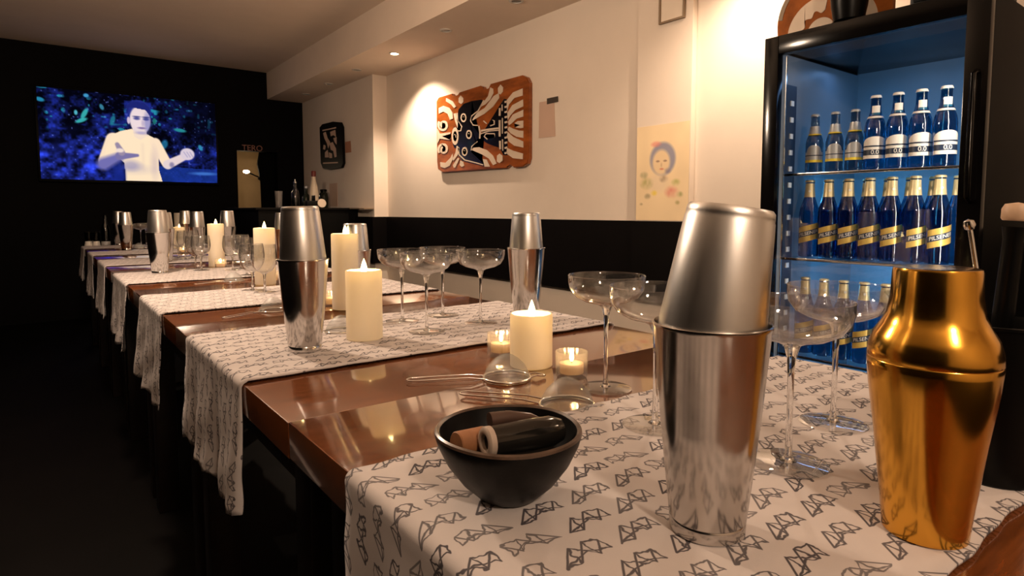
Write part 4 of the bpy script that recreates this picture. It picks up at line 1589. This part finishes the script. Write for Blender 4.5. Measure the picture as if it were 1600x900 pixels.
# ================================================================== FAR CORNER: COUNTER, HATCH, LETTERS
CZ = 1.046
CX0, CY0 = 1.50, 5.56
t = thing('bar_counter', 'black bar counter with a thin top in the far right corner', 'counter', ((CX0 + XB) / 2, (CY0 + YF) / 2, 0))
cx_, cyy, _ = t.location
mobj('body', box_me(CX0 - cx_, XB - .002 - cx_, CY0 - cyy, YF - .30 - cyy, 0, CZ - .02), 'clutter_black', t)
mobj('counter_top', box_me(CX0 - .03 - cx_, XB - .002 - cx_, CY0 - .03 - cyy, YF - .28 - cyy, CZ - .02, CZ, .003), 'band_black', t)
mobj('side_shelf', box_me(XB - .10 - cx_, XB - .002 - cx_, YJ + .002 - cyy, CY0 - .03 - cyy, CZ - .012, CZ - .003, .001), 'frame_brown', t)


def on_counter(u, y):
    p = at(u, 325, 1, y)
    return Vector((p.x, y, CZ + .0005))


def simple(name, label, cat, loc, parts, rz=0, tilt=None):
    t = thing(name, label, cat, loc, rz)
    for n, me_, m_ in parts:
        o = mobj(n, me_, m_, t)
    if tilt:
        t.rotation_euler = tilt
    return t


simple('tumbler_glass', 'tall pinkish tumbler standing alone on the counter', 'glass', on_counter(436, 5.75),
       [('glass_wall', lathe([(0, .002), (.024, 0), (.027, .003), (.034, .150), (.033, .151), (.025, .012), (0, .010)], 28), 'votive_glass')])
simple('spirit_bottle', 'dark clear bottle with a bright stopper on the counter', 'bottle', on_counter(462, 5.8),
       [('glass_body', lathe([(0, .002), (.032, 0), (.036, .004), (.036, .12), (.030, .15), (.014, .18), (.012, .23)], 28), 'bottle_grey'),
        ('pourer', lathe([(.012, .228), (.014, .23), (.014, .24), (.006, .246), (.004, .265), (0, .266)], 16), 'chrome')])
simple('cream_bottle', 'cream bottle with a dark red cap on the counter', 'bottle', on_counter(491, 5.85),
       [('glass_body', lathe([(0, .002), (.036, 0), (.042, .005), (.043, .14), (.036, .20), (.022, .26), (.019, .30)], 28), 'bottle_white'),
        ('cap', lathe([(.020, .298), (.0225, .30), (.0225, .345), (.018, .352), (0, .353)], 20), 'red_cap')])
simple('squat_bottle', 'squat dark bottle left of the cream bottle on the counter', 'bottle', on_counter(479, 5.95),
       [('glass_body', lathe([(0, .002), (.038, 0), (.042, .004), (.042, .09), (.032, .12), (.015, .14), (.014, .19), (0, .19)], 28), 'bottle_dark'),
        ('cap', lathe([(.015, .188), (.017, .19), (.017, .21), (0, .212)], 16), 'label_silver')])
simple('bar_caddy', 'low black bar caddy in front of the cream bottle', 'caddy', on_counter(490, 5.68),
       [('tray', box_me(-.075, .075, -.05, .05, 0, .065, .006), 'clutter_black'), ('divider', box_me(-.003, .003, -.045, .045, .06, .115, .002), 'clutter_black')])
simple('citrus_slice', 'pale round citrus disc leaning beside the bar caddy', 'fruit', on_counter(503, 5.62) + Vector((0, 0, .0)),
       [('peel', (lambda m_: (m_.transform(Matrix.Translation((0, 0, .042)) @ Matrix.Rotation(PI / 2 - .15, 4, 'X')), m_)[1])(lathe([(0, .006), (.038, .006), (.041, .003), (.041, -.003), (.038, -.006), (0, -.006)], 28)), 'paint_cream')])
simple('dark_jar', 'dark round jar against the notice on the wall', 'jar', on_counter(506, 6.2),
       [('jar_body', lathe([(0, .0), (.04, 0), (.045, .004), (.05, .10), (.04, .15), (.03, .16), (.03, .17), (0, .17)], 28), 'bottle_dark'),
        ('lid', lathe([(.032, .17), (.034, .172), (.034, .19), (0, .195)], 20), 'clutter_black')])

# desk lamp in the hatch, back room beyond
lp = at(379, 268, 1, YF + .30)
t = thing('desk_lamp', 'dark jointed desk lamp glowing in the lit hatch', 'lamp', (lp.x + .17, YF + .30, HZ0))
lh = lp.z - HZ0
mobj('lamp_arm', tube_me([(.12, 0, 0), (.14, 0, lh * .55), (.05, 0, lh * .82), (-.10, 0, lh * .97)], .008, 8), 'clutter_black', t)
mobj('lamp_head', tube_me([(.07, 0, lh * .76), (0.0, 0, lh * .86)], [.028, .02], 12), 'clutter_black', t)
bm = bmesh.new()
bmesh.ops.create_uvsphere(bm, u_segments=16, v_segments=10, radius=.026)
me_ = from_bm(bm, smooth=True)
me_.transform(Matrix.Translation((-.13, 0, lh)) @ Matrix.Diagonal((1.3, 1, .75, 1)))
mobj('bulb', me_, 'bulb', t)
point_light('desk_lamp_glow', (lp.x, YF + .30, lp.z - .05), 1.3, (1, .72, .42), .03)
struct('trim_3', box_me(1.3, 2.6, YF + .1, YF + .7, HZ0 - .04, HZ0), 'clutter_black')
# drawn-aside curtain with a curved edge
cpx = [(405, 236), (402, 256), (405, 274), (411, 288), (417, 300), (420, 310), (412, 312), (409, 330), (440, 332), (440, 230)]
cp = [at(u, v, 1, YF + .13) for u, v in cpx]
nb = []
o = mobj('curtain', prism([(p.x, p.z) for p in cp][::-1], lambda a, b, t_: (a, YF + .12 + t_ + .008 * math.sin(a * 60), b), .03), 'curtain')
tag(o, 'black curtain drawn aside at the right of the lit hatch', 'curtain')
# lettering above the hatch
lt0, lt1 = at(377, 246, 1, YF - .01), at(426, 246, 1, YF - .01)
me_ = text_me('TERO', .085, 1.0)
me_.transform(Matrix.Rotation(PI / 2, 4, 'X'))
me_.materials.append(MATS['letter_pink'])
pz = at(395, 242, 1, YF - .01)
o = mobj('wall_lettering', me_, None, None, (pz.x, YF - .006, HZ1 + .03))
md = o.modifiers.new('thick', 'SOLIDIFY')
md.thickness = .006
tag(o, 'dull pink capital letters over the lit hatch', 'sign')

# ================================================================== FAR TABLE SMALL THINGS
for u, lb in ((139, 'left small dark tumbler with white base at the far table corner'), (151, 'right small dark tumbler with white base at the far table corner')):
    t = thing('shot_tumbler', lb, 'glass', on_table(u, 384), 0, 'small dark tumblers at the far end')
    mobj('glass_wall', lathe([(0, .034), (.021, .034), (.024, .040), (.028, .105), (.027, .106), (.022, .042), (0, .038)], 24), 'bottle_green', t)
    mobj('base', lathe([(0, 0), (.028, 0), (.028, .004), (.022, .035), (0, .035)], 24), 'label_white', t)
t = thing('slim_bottle', 'slim dark green bottle standing at the far table', 'bottle', on_table(166, 384))
mobj('glass_body', lathe([(0, .002), (.026, 0), (.030, .004), (.030, .12), (.026, .15), (.014, .18), (.012, .235), (0, .236)], 26), 'bottle_green', t)
mobj('foot_label', lathe([(.0305, .006), (.0305, .035)], 24), 'label_silver', t)
